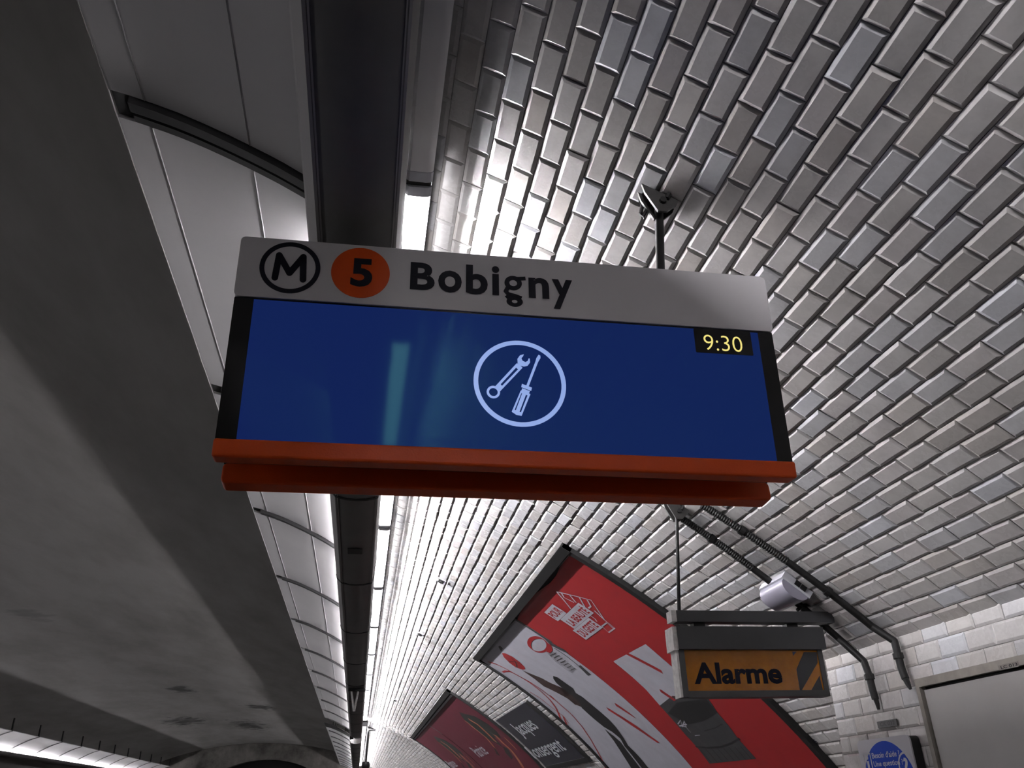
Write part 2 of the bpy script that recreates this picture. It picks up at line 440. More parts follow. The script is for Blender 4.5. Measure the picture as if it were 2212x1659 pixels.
for n in range(-3, NC):
    sc = S0T + (n + 0.5) * PW
    ph = Y0T + (0 if n % 2 == 0 else PL / 2)
    k0 = math.floor((Y0 - ph) / PL) + 1; k1 = math.floor((Y1 - ph) / PL)
    for k in range(k0, k1):
        yc = ph + (k + 0.5) * PL
        if yc < YN - 0.02 and sc > 2.52: continue          # behind the wall that stands out
        if any(a + 0.08 < yc < b - 0.08 and c + 0.05 < sc < d - 0.05 for a, b, c, d in PB): continue
        tiles.append((sc, yc))
mats4 = []; area = []
for (sc, yc) in tiles:
    x, z, nx, nz = vs(sc); P = np.array(V(sc, yc))
    e = 0.004
    Q = np.array(V(sc + e, yc)); ds = (Q - P); ds /= np.linalg.norm(ds)
    Q = np.array(V(sc, yc + e)); dy = (Q - P); dy /= np.linalg.norm(dy)
    nn = np.cross(ds, dy)
    if nn[0] * nx + nn[2] * nz < 0: nn = -nn
    t1, t2, t3 = np.random.normal(0, 0.008), np.random.normal(0, 0.012), np.random.normal(0, 0.003)
    ex_ = dy + nn * t1 + ds * t3; ex_ /= np.linalg.norm(ex_)
    nz_ = nn - ex_ * (nn @ ex_) + ds * t2; nz_ -= ex_ * (nz_ @ ex_); nz_ /= np.linalg.norm(nz_)
    ey_ = np.cross(nz_, ex_)
    P = P + nn * (0.004 + np.random.normal(0, 0.0006)) + dy * np.random.normal(0, 0.0006)
    mats4.append((ex_, ey_, nz_, P))
    u, v_, d = proj(P)
    ok = d > 0.2 and -30 < u < 2242 and -30 < v_ < 1689 and not any(in_poly(u, v_, h) for h in HIDE)
    area.append(abs(nn @ P) / (np.linalg.norm(P) ** 3) if ok else 0)
order = np.argsort(-np.array(area))[:300]
big = set(int(i) for i in order)
tc = np.random.choice(len(TINTS), size=len(tiles), p=TW)
vv = []; ff = []; cc = []
for i, (ex_, ey_, nz_, P) in enumerate(mats4):
    if i in big:
        o = bpy.data.objects.new('tile', TMESH[tc[i]]); COL.objects.link(o); o.parent = wall_right
        o.matrix_local = Matrix(((ex_[0], ey_[0], nz_[0], P[0]), (ex_[1], ey_[1], nz_[1], P[1]), (ex_[2], ey_[2], nz_[2], P[2] + H), (0, 0, 0, 1)))
    else:
        q = TV @ np.array([ex_, ey_, nz_]) + P; q[:, 2] += H
        b_ = len(vv) * 12
        vv.append(q); ff += [tuple(j + b_ for j in f) for f in TF]
        c = np.array(TINTS[tc[i]]) * np.random.uniform(0.93, 1.04); cc.append(np.tile(np.append(c, 1.0), (12, 1)))
me = bpy.data.meshes.new('tile_field'); me.from_pydata(np.concatenate(vv).tolist(), [], ff); tint_attr(me, np.concatenate(cc)); me.materials.append(TILE)
o = bpy.data.objects.new('tile_field', me); COL.objects.link(o); o.parent = wall_right; o['kind'] = 'stuff'

# ------------------------------------------------------------------ the wall standing out of the vault, right, with its own tiles
ZT = 0.566
mb = MB().box(XN + 0.006, XN + 0.9, 0.6, YN, -H, ZT - 0.004)
wall_alcove = struct('wall_alcove', mb, GROUT)
RP = 0.0708
rows = [(ZT - 0.028, 0.056)] ; zz = ZT - 0.056
while zz > -0.75:
    rows.append((zz - RP / 2, RP)); zz -= RP
NF = Frame((XN, YN, 0), (0, -1, 0), (0, 0, 1))            # u runs towards the camera, v up
CAB = (3.035, 0.65, 0.386, -0.75)                          # cabinet: far y, near y, top, bottom
nm = {}
for r_, (zc, hh) in enumerate(rows):
    u = -(PL / 2 if r_ % 2 else 0.0) * 1.0
    if r_ == 0: u = -0.01
    while u < YN - 0.62:
        a, b = max(u, 0.0), u + PL
        u += PL
        if b - a < 0.02: continue
        yc = YN - (a + b) / 2
        if yc < CAB[0] - 0.02 and zc < CAB[2] - 0.02: continue
        if yc - (b - a) / 2 < CAB[0] and zc < CAB[2]: b = YN - CAB[0]; 
        if b - a < 0.02: continue
        yc = YN - (a + b) / 2
        key = (round(b - a, 4), round(hh, 4))
        ci = int(np.random.choice(len(TINTS), p=TW))
        if (key, ci) not in nm:
            tv, tf = tile_shape(b - a, hh, bev=0.009)
            me = bpy.data.meshes.new('tile'); me.from_pydata(tv.tolist(), [], tf); tint_attr(me, [TINTS[ci] + (1,)] * 12); me.materials.append(TILE); nm[(key, ci)] = me
        o = bpy.data.objects.new('tile', nm[(key, ci)]); COL.objects.link(o); o.parent = wall_alcove
        jx, jz = np.random.normal(0, 0.010), np.random.normal(0, 0.014)
        M_ = Matrix(((0, 0, -1), (-1, 0, 0), (0, 1, 0))).to_4x4() @ Matrix.Rotation(jx, 4, 'X') @ Matrix.Rotation(jz, 4, 'Y')
        M_.translation = (XN + 0.003, yc, zc + H); o.matrix_local = M_

# ------------------------------------------------------------------ light trough along the platform
SP = 1.735                                                 # length of one section
CAS = [(-.211, 1.40), (-.203, 1.374), (-.1765, 1.347), (-.164, 1.341), (-.12, 1.331), (-.077, 1.328), (-.033, 1.331), (.0103, 1.341), (.0235, 1.347),
       (.034, 1.40), (.044, 1.50), (.044, 1.725), (-.135, 1.725), (-.135, 1.408), (-.205, 1.408)]
DIF = [(.05, 1.690), (.05, 1.676), (.058, 1.669), (.106, 1.668), (.119, 1.6705), (.1250, 1.6745), (.1262, 1.679), (.1210, 1.6815)]
PAN = [(-.752, 1.7245), (-.70, 1.711), (-.63, 1.689), (-.565, 1.666), (-.50, 1.6385), (-.44, 1.611), (-.38, 1.5815), (-.32, 1.5505), (-.28, 1.5285), (-.237, 1.502), (-.19, 1.4755), (-.14, 1.452)]
def pz(x): return float(np.interp(x, [p[0] for p in PAN], [p[1] for p in PAN]))
def panel_strip(mb, x0, x1, y0, y1, th=0.012, mx=lambda x: x):
    xs = [x0] + [p[0] for p in PAN if x0 + 1e-4 < p[0] < x1 - 1e-4] + [x1]
    prof = [(mx(x), pz(x)) for x in xs] + [(mx(x), pz(x) + th) for x in reversed(xs)]
    return mb.extrude_y(prof, y0, y1)
same = lambda x: x
KA, KB = -5, 21
trough = thing('light_trough', 'long dark metal light trough with white diffusers hanging over the near platform edge', 'light fixture', (-0.08, 1.95, 1.33))
DARKP = mat('trough_underside', (0.24, 0.235, 0.23, 1), 0.55, spec=0.25, noise=0.15, nscale=3)
for k in range(KA, KB):
    y = 2.135 + SP * (k - 0)
    ya, yb = max(y, Y0 + .02), min(y + SP, Y1 - .02)
    if yb - ya < 0.2: continue
    DROP = -0.10 if k >= 10 else 0.0
    link('casing', MB().extrude_y(CAS, ya + .004, yb - .004), DARKP, trough, True)
    mb = MB()
    for x0, x1 in ((-.1805, -.1735), (-.1705, -.1665), (.0135, .0165), (.0195, .0255)):
        z_ = 1.3435 if abs(x0 + .17) < .004 or abs(x0 - .0135) < .002 else 1.348
        mb.box(x0, x1, ya + .004, yb - .004, z_ - .004, z_ + .004)
    link('edge_rail', mb, RAIL, trough)
    # left wing of the casing: paler lip
    link('side_lip', MB().extrude_y([(-.2125, 1.40), (-.2045, 1.373), (-.1815, 1.349), (-.1785, 1.351), (-.2015, 1.375), (-.2095, 1.40)], ya + .004, yb - .004), RAIL, trough)
    prof2 = [(x + (-.004 if x < -.08 else .004), z - .003) for x, z in CAS[:12]] + [(x, z) for x, z in reversed(CAS[:12])]
    link('joint_band', MB().extrude_y(prof2, yb - .012, yb + .012), BLACK, trough)
for k in range(KA, KB):
    y = 1.95 + SP * k
    ya, yb = max(y, Y0 + .02), min(y + SP, Y1 - .02)
    if yb - ya < 0.2: continue
    DROP = -0.10 if k >= 10 else 0.0
    off = (k == -1)
    if off:                                                # an open opal sheet: light from the next tube leaks along behind it
        mb = MB(); mb.add([(x, yy, z) for yy in (ya + .055, yb - .055) for x, z in DIF[:7]], [(i, i + 1, i + 8, i + 7) for i in range(6)])
        d = link('diffuser', mb, ACRYL, trough, True, fix=False); d['label'] = 'unlit white diffuser'
    else:
        d = link('diffuser', MB().extrude_y(DIF, ya + .055, yb - .055), LIT, trough, True)
    big_ = [(x + (.0015 if x > .1 else -.001), z - (.0015 if z < 1.7 else 0)) for x, z in DIF]
    for a, b in ((ya + .012, ya + .055), (yb - .055, yb - .012)):
        link('diffuser_end', MB().extrude_y(big_, a, b), CAPG, trough)
    link('lamp_cover', MB().extrude_y([(.0445, 1.716), (.048, 1.716), (.048, 1.731), (.1275, 1.731), (.1275, 1.710), (.1296, 1.710), (.1296, 1.738), (.0445, 1.738)], ya, yb - .001), PANEL if off else TRIM, trough)
    link('joint_core', MB().box(.047, .124, yb - .012, yb + .010, 1.673, 1.689), BLACK, trough)
    link('opal_light_block', MB().box(.048, .114, ya + .012, yb - .012, 1.6900, 1.6915), TRIM, trough) if not off else None  # unseen strip added to block the opal cover's upward glow
    link('wall_tube', MB().tube([(.080, ya + .05, 1.7100), (.080, yb - .05, 1.7100)], .0060, 6, False), TUBEOFF if off else LITW, trough, True)
    link('lamp_tube', MB().tube([(-.165, ya + .05, 1.431), (-.165, yb - .05, 1.431)], .010, 6, False), TUBEOFF if off else LITT, trough, True)
link('end_block', MB().box(.040, .134, 19.27, 19.345, 1.655, 1.735).box(-.212, -.132, 19.27, 19.345, 1.40, 1.47), TRIM, trough)
DROP = 0.0
# small dark plate stuck under the trough
p0 = onY((755, 1180), 4.75)
link('number_plate', MB().box(-.125, -.042, 4.70, 4.80, 1.317, 1.323), BLACK, trough)

# ------------------------------------------------------------------ white reflector panels beside the trough
canopy = thing('reflector_canopy', 'curved white reflector panels in sections between the light trough and the plaster vault', 'ceiling panels', (-0.5, 1.8, 1.6))
XJ = [-.752, -.658, -.372, -.14]
RIBM = mat('dark_rib', (0.012, 0.012, 0.012, 1), 0.5); RIBM2 = mat('dark_rail', (0.035, 0.035, 0.036, 1), 0.45)
PBACK = mat('grey_panel_edge', (0.25, 0.25, 0.26, 1), 0.5)
for k in range(KA, KB):
    y = 1.80 + SP * k
    ya, yb = max(y, Y0 + .02), min(y + SP, Y1 - .02)
    if yb - ya < 0.2: continue
    DROP = -0.10 if k >= 10 else 0.0
    if k == 10:                                            # a dark blank panel where the ceiling line steps down
        link('blank_panel', panel_strip(MB(), -.752, -.14, ya - .05, ya + .93), RIBM, canopy, True)
        ya += 0.9
    g = .050
    for i in range(3):
        mbp = panel_strip(MB(), XJ[i] + .0005, XJ[i + 1] - .0020, ya + g, yb - g)
        if i: mbp.box(XJ[i], XJ[i] + .0028, ya + g, yb - g, pz(XJ[i]) - .0022, pz(XJ[i]) + .004)
        link('panel', mbp, PANEL, canopy, True)
    # recessed dark channel with two rails between neighbouring sections
    def band(x0, x1, y0, y1, z0, z1, m, nme):
        xs = [x0 + (x1 - x0) * i / 14 for i in range(15)]
        prof = [(x, pz(x) + z0) for x in xs] + [(x, pz(x) + z1) for x in reversed(xs)]
        link(nme, MB().extrude_y(prof, y0, y1), m, canopy, True)
    band(-.752, -.14, yb - .056, yb + .056, .014, .022, RIBM, 'channel')
    band(-.700, -.14, yb - .044, yb - .010, -.020, .010, RIBM2, 'rib')
    band(-.700, -.14, yb + .016, yb + .040, -.008, .010, RIBM2, 'rib')
    mb = MB()
    for i in (1, 2): mb.box(XJ[i] - .012, XJ[i] + .012, ya + g, yb - g, pz(XJ[i]) + .013, pz(XJ[i]) + .018)
    link('joint_backing', mb, PBACK, canopy)
DROP = 0.0
# thin edge bead along the outer edge
link('edge_bead', MB().box(-.7545, -.7522, Y0 + .05, 19.1, 1.7225, 1.7290), RAIL, canopy)
# hangers up to the vault
for k in range(KA, KB):
    y = 1.80 + SP * k + SP
    if y > Y1 - .1 or y < Y0: continue
    for x in (-.62, -.34):
        x_, z_, _, _ = vs(float(np.interp(x, _ex, _s)))
        link('hanger', MB().tube([(x, y, pz(x) + .02), (x, y, z_)], .008, 6), SOOT, canopy)

# ------------------------------------------------------------------ the same light line over the opposite platform
MX = -8.25
opp = thing('opposite_light_trough', 'distant lit light trough over the opposite platform, lower left', 'light fixture', (MX + .08, 20, 1.33))
oppc = thing('opposite_reflector_canopy', 'bright white reflector panels along the opposite platform, lower left corner', 'ceiling panels', (MX + .5, 20, 1.6))
mxf = lambda x: MX - x
DROP = -0.03
for k in range(KA, KB):
    y = 1.95 + SP * k
    ya, yb = max(y, Y0 + .02), min(y + SP, Y1 - .02)
    if yb - ya < 0.2: continue
    link('casing', MB().extrude_y([(mxf(x), z) for x, z in CAS], ya + .004, yb - .004), DARKP, opp, True)
    link('lamp_tube', MB().tube([(mxf(-.165), ya + .05, 1.431), (mxf(-.165), yb - .05, 1.431)], .010, 5, False), LITT, opp, True)
    link('panel', panel_strip(MB(), -.752, -.14, ya + .02, yb - .02, mx=mxf), PANEL, oppc, True)
    xs = [-.752 + .612 * i / 10 for i in range(11)]
    link('rib', MB().extrude_y([(mxf(x), pz(x) - .006) for x in xs] + [(mxf(x), pz(x) + .03) for x in reversed(xs)], yb - .04, yb + .04), RIBM, oppc)
    link('hanger', MB().tube([(mxf(-.74), yb, 1.73), (mxf(-.74), yb, 1.99)], .02, 6), SOOT, oppc)

DROP = 0.0
# ------------------------------------------------------------------ the train indicator board
WHITE = mat('white_lacquer', (0.78, 0.76, 0.78, 1), 0.33, spec=0.5)
ORANGE = mat('orange_lacquer', (0.80, 0.095, 0.012, 1), 0.34, spec=0.3, bump=0.12, bscale=260)
BEZ = mat('black_gloss_bezel', (0.004, 0.004, 0.004, 1), 0.16)
INK = mat('navy_black_lettering', (0.008, 0.008, 0.016, 1), 0.5, spec=0.2)
SCR = mat('blue_screen', (0.004, 0.012, 0.02, 1), 0.06, spec=0.09, emit=rgb(18, 34, 88), estr=0.9)
SCR.node_tree.nodes['Principled BSDF'].inputs['Specular Tint'].default_value = (0.25, 1.0, 0.75, 1)   # anti-glare coating
ICON = mat('pale_blue_pixels', (0.02, 0.02, 0.03, 1), 0.12, emit=rgb(140, 165, 222), estr=1.0)
YEL = mat('yellow_pixels', (0.02, 0.02, 0.01, 1), 0.12, emit=rgb(240, 224, 130), estr=1.0)
BLK = mat('black_pixels', (0.003, 0.003, 0.003, 1), 0.12)
bt, bb = Vector((-0.3505, 1.720, 1.256)), Vector((-0.3505, 1.752, 0.688))
FR = Frame(bb, (1, 0, 0), bt - bb)                         # u right, v up the leaning face, n towards the platform
WD, HT = 1.3665, (bt - bb).length
T = lambda t: HT * (1 - t)
board = thing('train_indicator_board', 'hanging two-sided platform sign with white Bobigny header, blue screen and orange lower edge', 'sign', (0.333, 1.82, 0.70))
hd = link('header', MB().prism(FR, rrect(0, WD, T(.292), HT, .012), -.05, 0.004), WHITE, board, True)
bz = link('screen_bezel', MB().prism(FR, rrect(.002, WD - .002, T(.93), T(.292) - .001, .004), -.05, 0.0), BEZ, board)
st = link('lower_strip', MB().prism(FR, [(0, T(1)), (WD, T(1)), (WD, T(.925)), (0, T(.925))], -.04, 0.010), ORANGE, board)
bm = bmesh.new(); bm.from_mesh(st.data); bmesh.ops.bevel(bm, geom=bm.edges[:], offset=.006, segments=3, affect='EDGES', profile=.5); bm.to_mesh(st.data); bm.free()
u0, v0 = FR.px((511, 950)); u1, v1 = FR.px((548, 647)); u2, v2 = FR.px((1637, 716)); u3, v3 = FR.px((1676, 993))
sl_, sr_, sb_, st_ = (u0 + u1) / 2, (u2 + u3) / 2, T(.93), T(.302)
scr = link('screen', MB().prism(FR, [(sl_, sb_), (sr_, sb_), (sr_, st_), (sl_, st_)], -.002, .0012), SCR, board)
# header lettering
mb = MB(); cu, cv = FR.px((627, 580)); ru = abs(FR.px((694, 580))[0] - FR.px((562, 580))[0]) / 2
mb.ring(FR, cu, cv, ru, ru - .0115, .002, .0055, 56)
ring = sub('metro_ring', mb, INK, hd)
mpts = [(-.46, -.44), (-.40, .46), (0, -.22), (.40, .46), (.46, -.44)]
mb = MB()
for i in range(4):
    a, b = mpts[i], mpts[i + 1]
    for q in stroke([(cu + a[0] * ru, cv + a[1] * ru), (cu + b[0] * ru, cv + b[1] * ru)], .0155): mb.prism(FR, q, .002, .0055)
for a in mpts: mb.prism(FR, ell(cu + a[0] * ru, cv + a[1] * ru, .00775, .00775, 16), .002, .0055)
sub('letter_m', mb, INK, hd)
cu5, cv5 = FR.px((779, 591)); r5 = abs(FR.px((843, 591))[0] - FR.px((716, 591))[0]) / 2
sub('line_disc', MB().prism(FR, ell(cu5, cv5, r5, r5, 56), .002, .0052), ORANGE, hd)
lu0 = FR.px((758, 590))[0]; lu1 = FR.px((805, 590))[0]; lv0 = FR.px((780, 622))[1]; lv1 = FR.px((780, 561))[1]
put5 = MB(); put(put5, FR, fit(text2d('5', .035), lu0, lu1, lv0, lv1), .0058)
sub('line_number', put5, INK, hd)
base = FR.px((912, 629))[1]; cap = FR.px((912, 570))[1] - base; xh = cap * .76; asc = cap * 1.06
mb = MB()
def glyph(ch, xa, xb, y0, y1, yref):
    ua = FR.px((xa, yref))[0]; ub = FR.px((xb, yref))[0]
    put(mb, FR, fit(text2d(ch, .03), ua, ub, y0, y1), .0056)
glyph('B', 886, 939, base, base + cap, 600)
glyph('o', 946, 997, base - .002, base + xh + .002, 610)
glyph('b', 1006, 1053, base - .002, base + asc, 610)
glyph('i', 1062, 1078, base, base + cap * 1.08, 620)
glyph('n', 1141, 1185, base, base + xh, 625)
glyph('y', 1192, 1236, base - cap * .34, base + xh, 635)
ga, gb = FR.px((1087, 630))[0], FR.px((1135, 630))[0]; gw = gb - ga; gc = ga + gw * .44
mb.ring(FR, gc, base + xh * .66, xh * .345, xh * .155, .004, .0056, 32, sx=1.08)
mb.ring(FR, ga + gw * .49, base - cap * .175, cap * .185, cap * .065, .004, .0056, 32, sx=1.42)
for q in stroke([(ga + gw * .60, base + xh * .88), (gb, base + xh * .93)], cap * .13): mb.prism(FR, q, .004, .0056)
for q in stroke([(ga + gw * .20, base + xh * .42), (ga + gw * .10, base + xh * .24), (ga + gw * .22, base + xh * .10), (ga + gw * .52, base + xh * .03), (ga + gw * .80, base - xh * .06)], cap * .15): mb.prism(FR, q, .004, .0056)
for q in stroke([(ga + gw * .30, base + xh * .08), (ga + gw * .12, base - xh * .08)], cap * .13): mb.prism(FR, q, .004, .0056)
sub('destination_lettering', mb, INK, hd)
# screen picture
ic = lambda x, y: FR.px((1000 + x * .31646, 700 + y * .31646))
cu, cv = ic(390, 403); ru = (ic(705, 403)[0] - ic(75, 403)[0]) / 2
mb = MB().ring(FR, cu, cv, ru, ru - .0112, .0008, .0022, 64)
mb.ring(FR, *ic(207, 466), .0162, .0105, .0008, .0022, 32)
def poly(lst): mb.prism(FR, [ic(*p) for p in lst], .0008, .0022)
poly([(415, 208), (388, 216), (371, 240), (373, 268), (390, 285), (415, 292), (440, 287), (457, 265), (455, 238), (448, 236), (440, 255), (425, 262), (405, 252), (398, 235), (410, 222)])
poly([(215, 432), (366, 270), (379, 281), (226, 446)]); poly([(236, 455), (394, 292), (406, 300), (250, 464)])
poly([(352, 290), (372, 270), (404, 298), (384, 318)]); poly([(222, 428), (246, 404), (266, 424), (242, 460)])
poly([(515, 212), (527, 218), (528, 235), (512, 262), (447, 430), (431, 424), (495, 255), (500, 235)])
poly([(402, 410), (470, 436), (465, 458), (397, 432)]); poly([(404, 440), (456, 460), (450, 476), (398, 456)])
poly([(394, 455), (404, 459), (345, 606), (332, 600)]); poly([(408, 462), (434, 472), (384, 604), (358, 596)]); poly([(446, 474), (460, 480), (400, 628), (388, 622)])
poly([(346, 586), (398, 606), (398, 628), (365, 622), (332, 600)]); poly([(394, 455), (460, 480), (455, 494), (390, 470)])
sub('tool_icon', mb, ICON, scr)
a = FR.px((1497, 707)); b = FR.px((1628, 769))
ub0, ub1 = FR.px((1500, 735))[0], FR.px((1623, 741))[0]; vb0 = FR.px((1560, 765))[1]
sub('clock_field', MB().prism(FR, rrect(ub0, ub1, vb0, st_, .003), .0008, .0020), BLK, scr)
mb = MB(); put(mb, FR, fit(text2d('9:30', -.010), FR.px((1520, 742))[0], FR.px((1602, 742))[0], FR.px((1560, 759))[1], FR.px((1560, 726))[1]), .0024)
sub('clock_digits', mb, YEL, scr)
# inner frame and the mirrored rear face
core = MB().box(-.33, .995, 1.782, 1.880, .79, 1.235)
link('inner_frame', core, BLACK, board)
rt, rb = Vector((-0.3505, 1.930, 1.256)), Vector((-0.3505, 1.889, 0.680))
RF = Frame(rb, (1, 0, 0), rt - rb)
HR = (rt - rb).length
link('rear_header', MB().prism(RF, rrect(0, WD, HR * .71, HR, .012), -.05, 0), WHITE, board, True)
link('rear_bezel', MB().prism(RF, rrect(.002, WD - .002, HR * .08, HR * .71 - .001, .004), -.05, 0), BEZ, board)
rs = link('rear_lower_strip', MB().prism(RF, rrect(0, WD, 0, HR * .088, .012), -.05, .004), ORANGE, board)
bm = bmesh.new(); bm.from_mesh(rs.data); bmesh.ops.bevel(bm, geom=[e for e in bm.edges if e.calc_face_angle(0) > .8], offset=.006, segments=3, affect='EDGES', profile=.5); bm.to_mesh(rs.data); bm.free()
link('hanging_stub', MB().tube([(-.08, 1.85, 1.22), (-.08, 1.85, 1.327)], .014, 10), SOOT, board)

# hanger: bracket on the vault and rod down to the board
bs, by = sy((1408, 430), 0.02)
def vframe(s, y, off):                                     # u along +y (depth), v up the curve, n into the room
    x, z, nx, nz = vs(s); P = V(s, y, off)
    return Frame(P, (0, -1, 0), Vector((nx, 0, nz)).cross(Vector((0, -1, 0))))
CHEEK = mat('paler_iron_plate', (0.05, 0.049, 0.047, 1), 0.45, 0.2, noise=0.4, nscale=30)  # paler than the base plate so the cheeks stand apart
def hanger_set(name, label, p_br, p_low, ylow, rr, scale=1.0, group=None):
    s, y = sy(p_br, .02); fr = vframe(s, y, .0); t = thing(name, label, 'hanger rod', V(s, y, .0), group)
    k = scale
    oct_ = [(-.075 * k, -.03 * k), (-.055 * k, .055 * k), (.0, .075 * k), (.06 * k, .055 * k), (.075 * k, -.02 * k), (.04 * k, -.075 * k), (-.045 * k, -.075 * k)]
    link('base_plate', MB().prism(fr, [(u * .72 - .018 * k, v * .80) for u, v in oct_], .010, .018), SOOT, t)
    P = fr.p(0, 0, .02)
    # triangular cheek plates hang straight down from the base
    for dx in (-.040 * k, .004 * k):
        f2 = Frame((P.x, P.y + dx, P.z), (1, 0, 0), (0, 0, 1))
        link('cheek', MB().prism(f2, [(-.060 * k, .032 * k), (.062 * k, -.028 * k), (.054 * k, -.046 * k), (.018 * k, -.078 * k), (-.014 * k, -.078 * k), (-.052 * k, -.004 * k)], -.004, .004), CHEEK, t)
    link('pivot_bolt', MB().tube([(P.x + .004, P.y - .056 * k, P.z - .036 * k), (P.x + .004, P.y + .016 * k, P.z - .036 * k)], .012 * k, 8), SOOT, t)
    for a in (-.05, .05):
        q0, q1 = fr.p(a * k, -.03 * k, .015), fr.p(a * k, -.03 * k, .034); link('anchor_bolt', MB().tube([q0, q1], .009 * k, 6), SOOT, t)
    top = Vector((P.x, P.y - .018 * k, P.z - .05 * k)); bot = Vector(onY(p_low, ylow))
    link('rod', MB().tube([top, bot], rr, 12), SOOT, t, True)
    return t, top, bot
h1, top1, _ = hanger_set('hanger_rod', 'black iron rod and bracket fixed to the tiles above the blue screen sign', (1408, 430), (1427, 592), 1.815, .0125, .82)
link('cable_loop', MB().tube([Vector(onY((1388, 440), 1.735)), Vector(onY((1384, 462), 1.735)), Vector(onY((1388, 470), 1.735)), Vector(onY((1396, 455), 1.735)), Vector(onY((1393, 438), 1.735))], .0055, 8), BLACK, h1, True)
hanger_set('hanger_rod', 'thin black hanging rod holding up the Alarme sign', (1452, 1092), (1467, 1320), 3.372, .0075, .85)

# ------------------------------------------------------------------ alarm sign
GREYM = mat('graphite_housing', (0.055, 0.056, 0.06, 1), 0.45, noise=0.1, nscale=20)
CAPM = mat('pale_end_cap', (0.88, 0.86, 0.84, 1), 0.45, noise=0.3, nscale=40)
FRM = mat('grey_frame', (0.085, 0.085, 0.085, 1), 0.45)
AMB = mat('amber_panel', (0.52, 0.19, 0.010, 1), 0.22, noise=0.25, nscale=12)
ax0, ay = 1.278, 3.30
al = thing('alarm_sign', 'amber Alarme sign in a dark housing hanging below a dark bar', 'sign', (1.6, 3.36, .37))
k_ = 3.30 / 3.37
AF = Frame((0, 3.37, 0), (1, 0, 0), (0, 0, 1))
D0, D1 = .0, -.13
link('top_bar', MB().box(1.275, 1.985, 3.335, 3.395, .658, .704), GREYM, al)
link('bar_end_cap', MB().prism(Frame((1.275, 3.335, .658), (0, 1, 0), (0, 0, 1)), [(0, .0), (.06, .0), (.06, .046), (0, .046)], -.022, 0.0), CAPM, al)
link('housing', MB().box(1.275, 1.93, 3.345, 3.445, .549, .641), GREYM, al)
link('housing_end_cap', MB().box(1.255, 1.2745, 3.35, 3.44, .546, .640), CAPM, al)
mb = MB().box(1.275, 1.300, 3.36, 3.43, .366, .549).box(1.895, 1.915, 3.36, 3.43, .364, .549).box(1.30, 1.895, 3.36, 3.43, .364, .388)
link('frame', mb, FRM, al)
link('frame_edge', MB().box(1.266, 1.2748, 3.36, 3.43, .364, .546), CAPM, al)
AP = Frame((1.30, 3.368, .388), (1, 0, 0), (0, 0, 1))
face = link('amber_panel', MB().prism(AP, [(0, 0), (.595, 0), (.595, .16), (0, .16)], -.02, 0), AMB, al)
mb = MB(); put(mb, AP, fit(text2d('Alarme', .035), AP.px((1501, 1478))[0], AP.px((1691, 1474))[0], AP.px((1501, 1478))[1], AP.px((1510, 1431))[1]), .0012)
sub('alarm_lettering', mb, INK, face)
mb = MB()
pq = lambda x, y: AP.px((1400 + x * .19892, 1360 + y * .19892))
for pl in ([(1690, 245), (1830, 245), (1840, 360), (1670, 660), (1650, 670), (1610, 430)], [(1860, 500), (1900, 668), (1775, 672)], [(1565, 240), (1610, 240), (1575, 285)]):
    pts = [pq(*p) for p in pl]; pts = [(min(max(u, 0), .595), min(max(v, .001), .159)) for u, v in pts]
    mb.prism(AP, pts, .0003, .0010)
sub('hazard_stripes', mb, GREYM, face)
for x in (1.36, 1.78):
    link('bar_link', MB().box(x, x + .05, 3.37, 3.41, .640, .660), SOOT, al)
link('cable', MB().tube([onY((1722, 1318), 3.40), onY((1735, 1308), 3.40), onY((1752, 1306), 3.40), onY((1775, 1312), 3.42), onY((1800, 1322), 3.44)], .008, 8), BLACK, al, True)

# ------------------------------------------------------------------ emergency lamp and conduits
EL = thing('emergency_lamp', 'small white emergency lamp with rounded cover on the tiled vault above the Alarme sign', 'lamp', V(*sy((1690, 1268), .03), .0))
s_a, y_a = sy((1683, 1240), .04); s_b, _ = sy((1738, 1281), .04); _, y_b = sy((1633, 1265), .04)
PLAS = mat('milky_polycarbonate', (0.32, 0.31, 0.375, 1), 0.28)
link('back_box', slab(MB(), s_a - .008, s_b + .006, y_a - .004, y_b + .004, .012, .045, 4), CAPG, EL)
mb = MB(); n = 12; vs_ = []
for yy in (y_a, y_b):
    for i in range(n + 1):
        t = math.pi * i / n
        vs_.append(V(s_a + (s_b - s_a) * (1 - math.cos(t)) / 2, yy, .040 + .046 * math.sin(t) ** .8))
mb.add(vs_, [tuple(range(n + 1)), tuple(range(2 * n + 1, n, -1))] + [(i, i + 1, n + 2 + i, n + 1 + i) for i in range(n)] + [(n, 0, n + 1, 2 * n + 1)])
link('cover', mb, PLAS, EL, True)
link('clip', slab(MB(), s_a + .05, s_a + .075, y_a - .009, y_a - .002, .014, .036, 1), SOOT, EL)
link('clip', slab(MB(), s_b - .05, s_b - .025, y_a - .009, y_a - .002, .014, .036, 1), SOOT, EL)

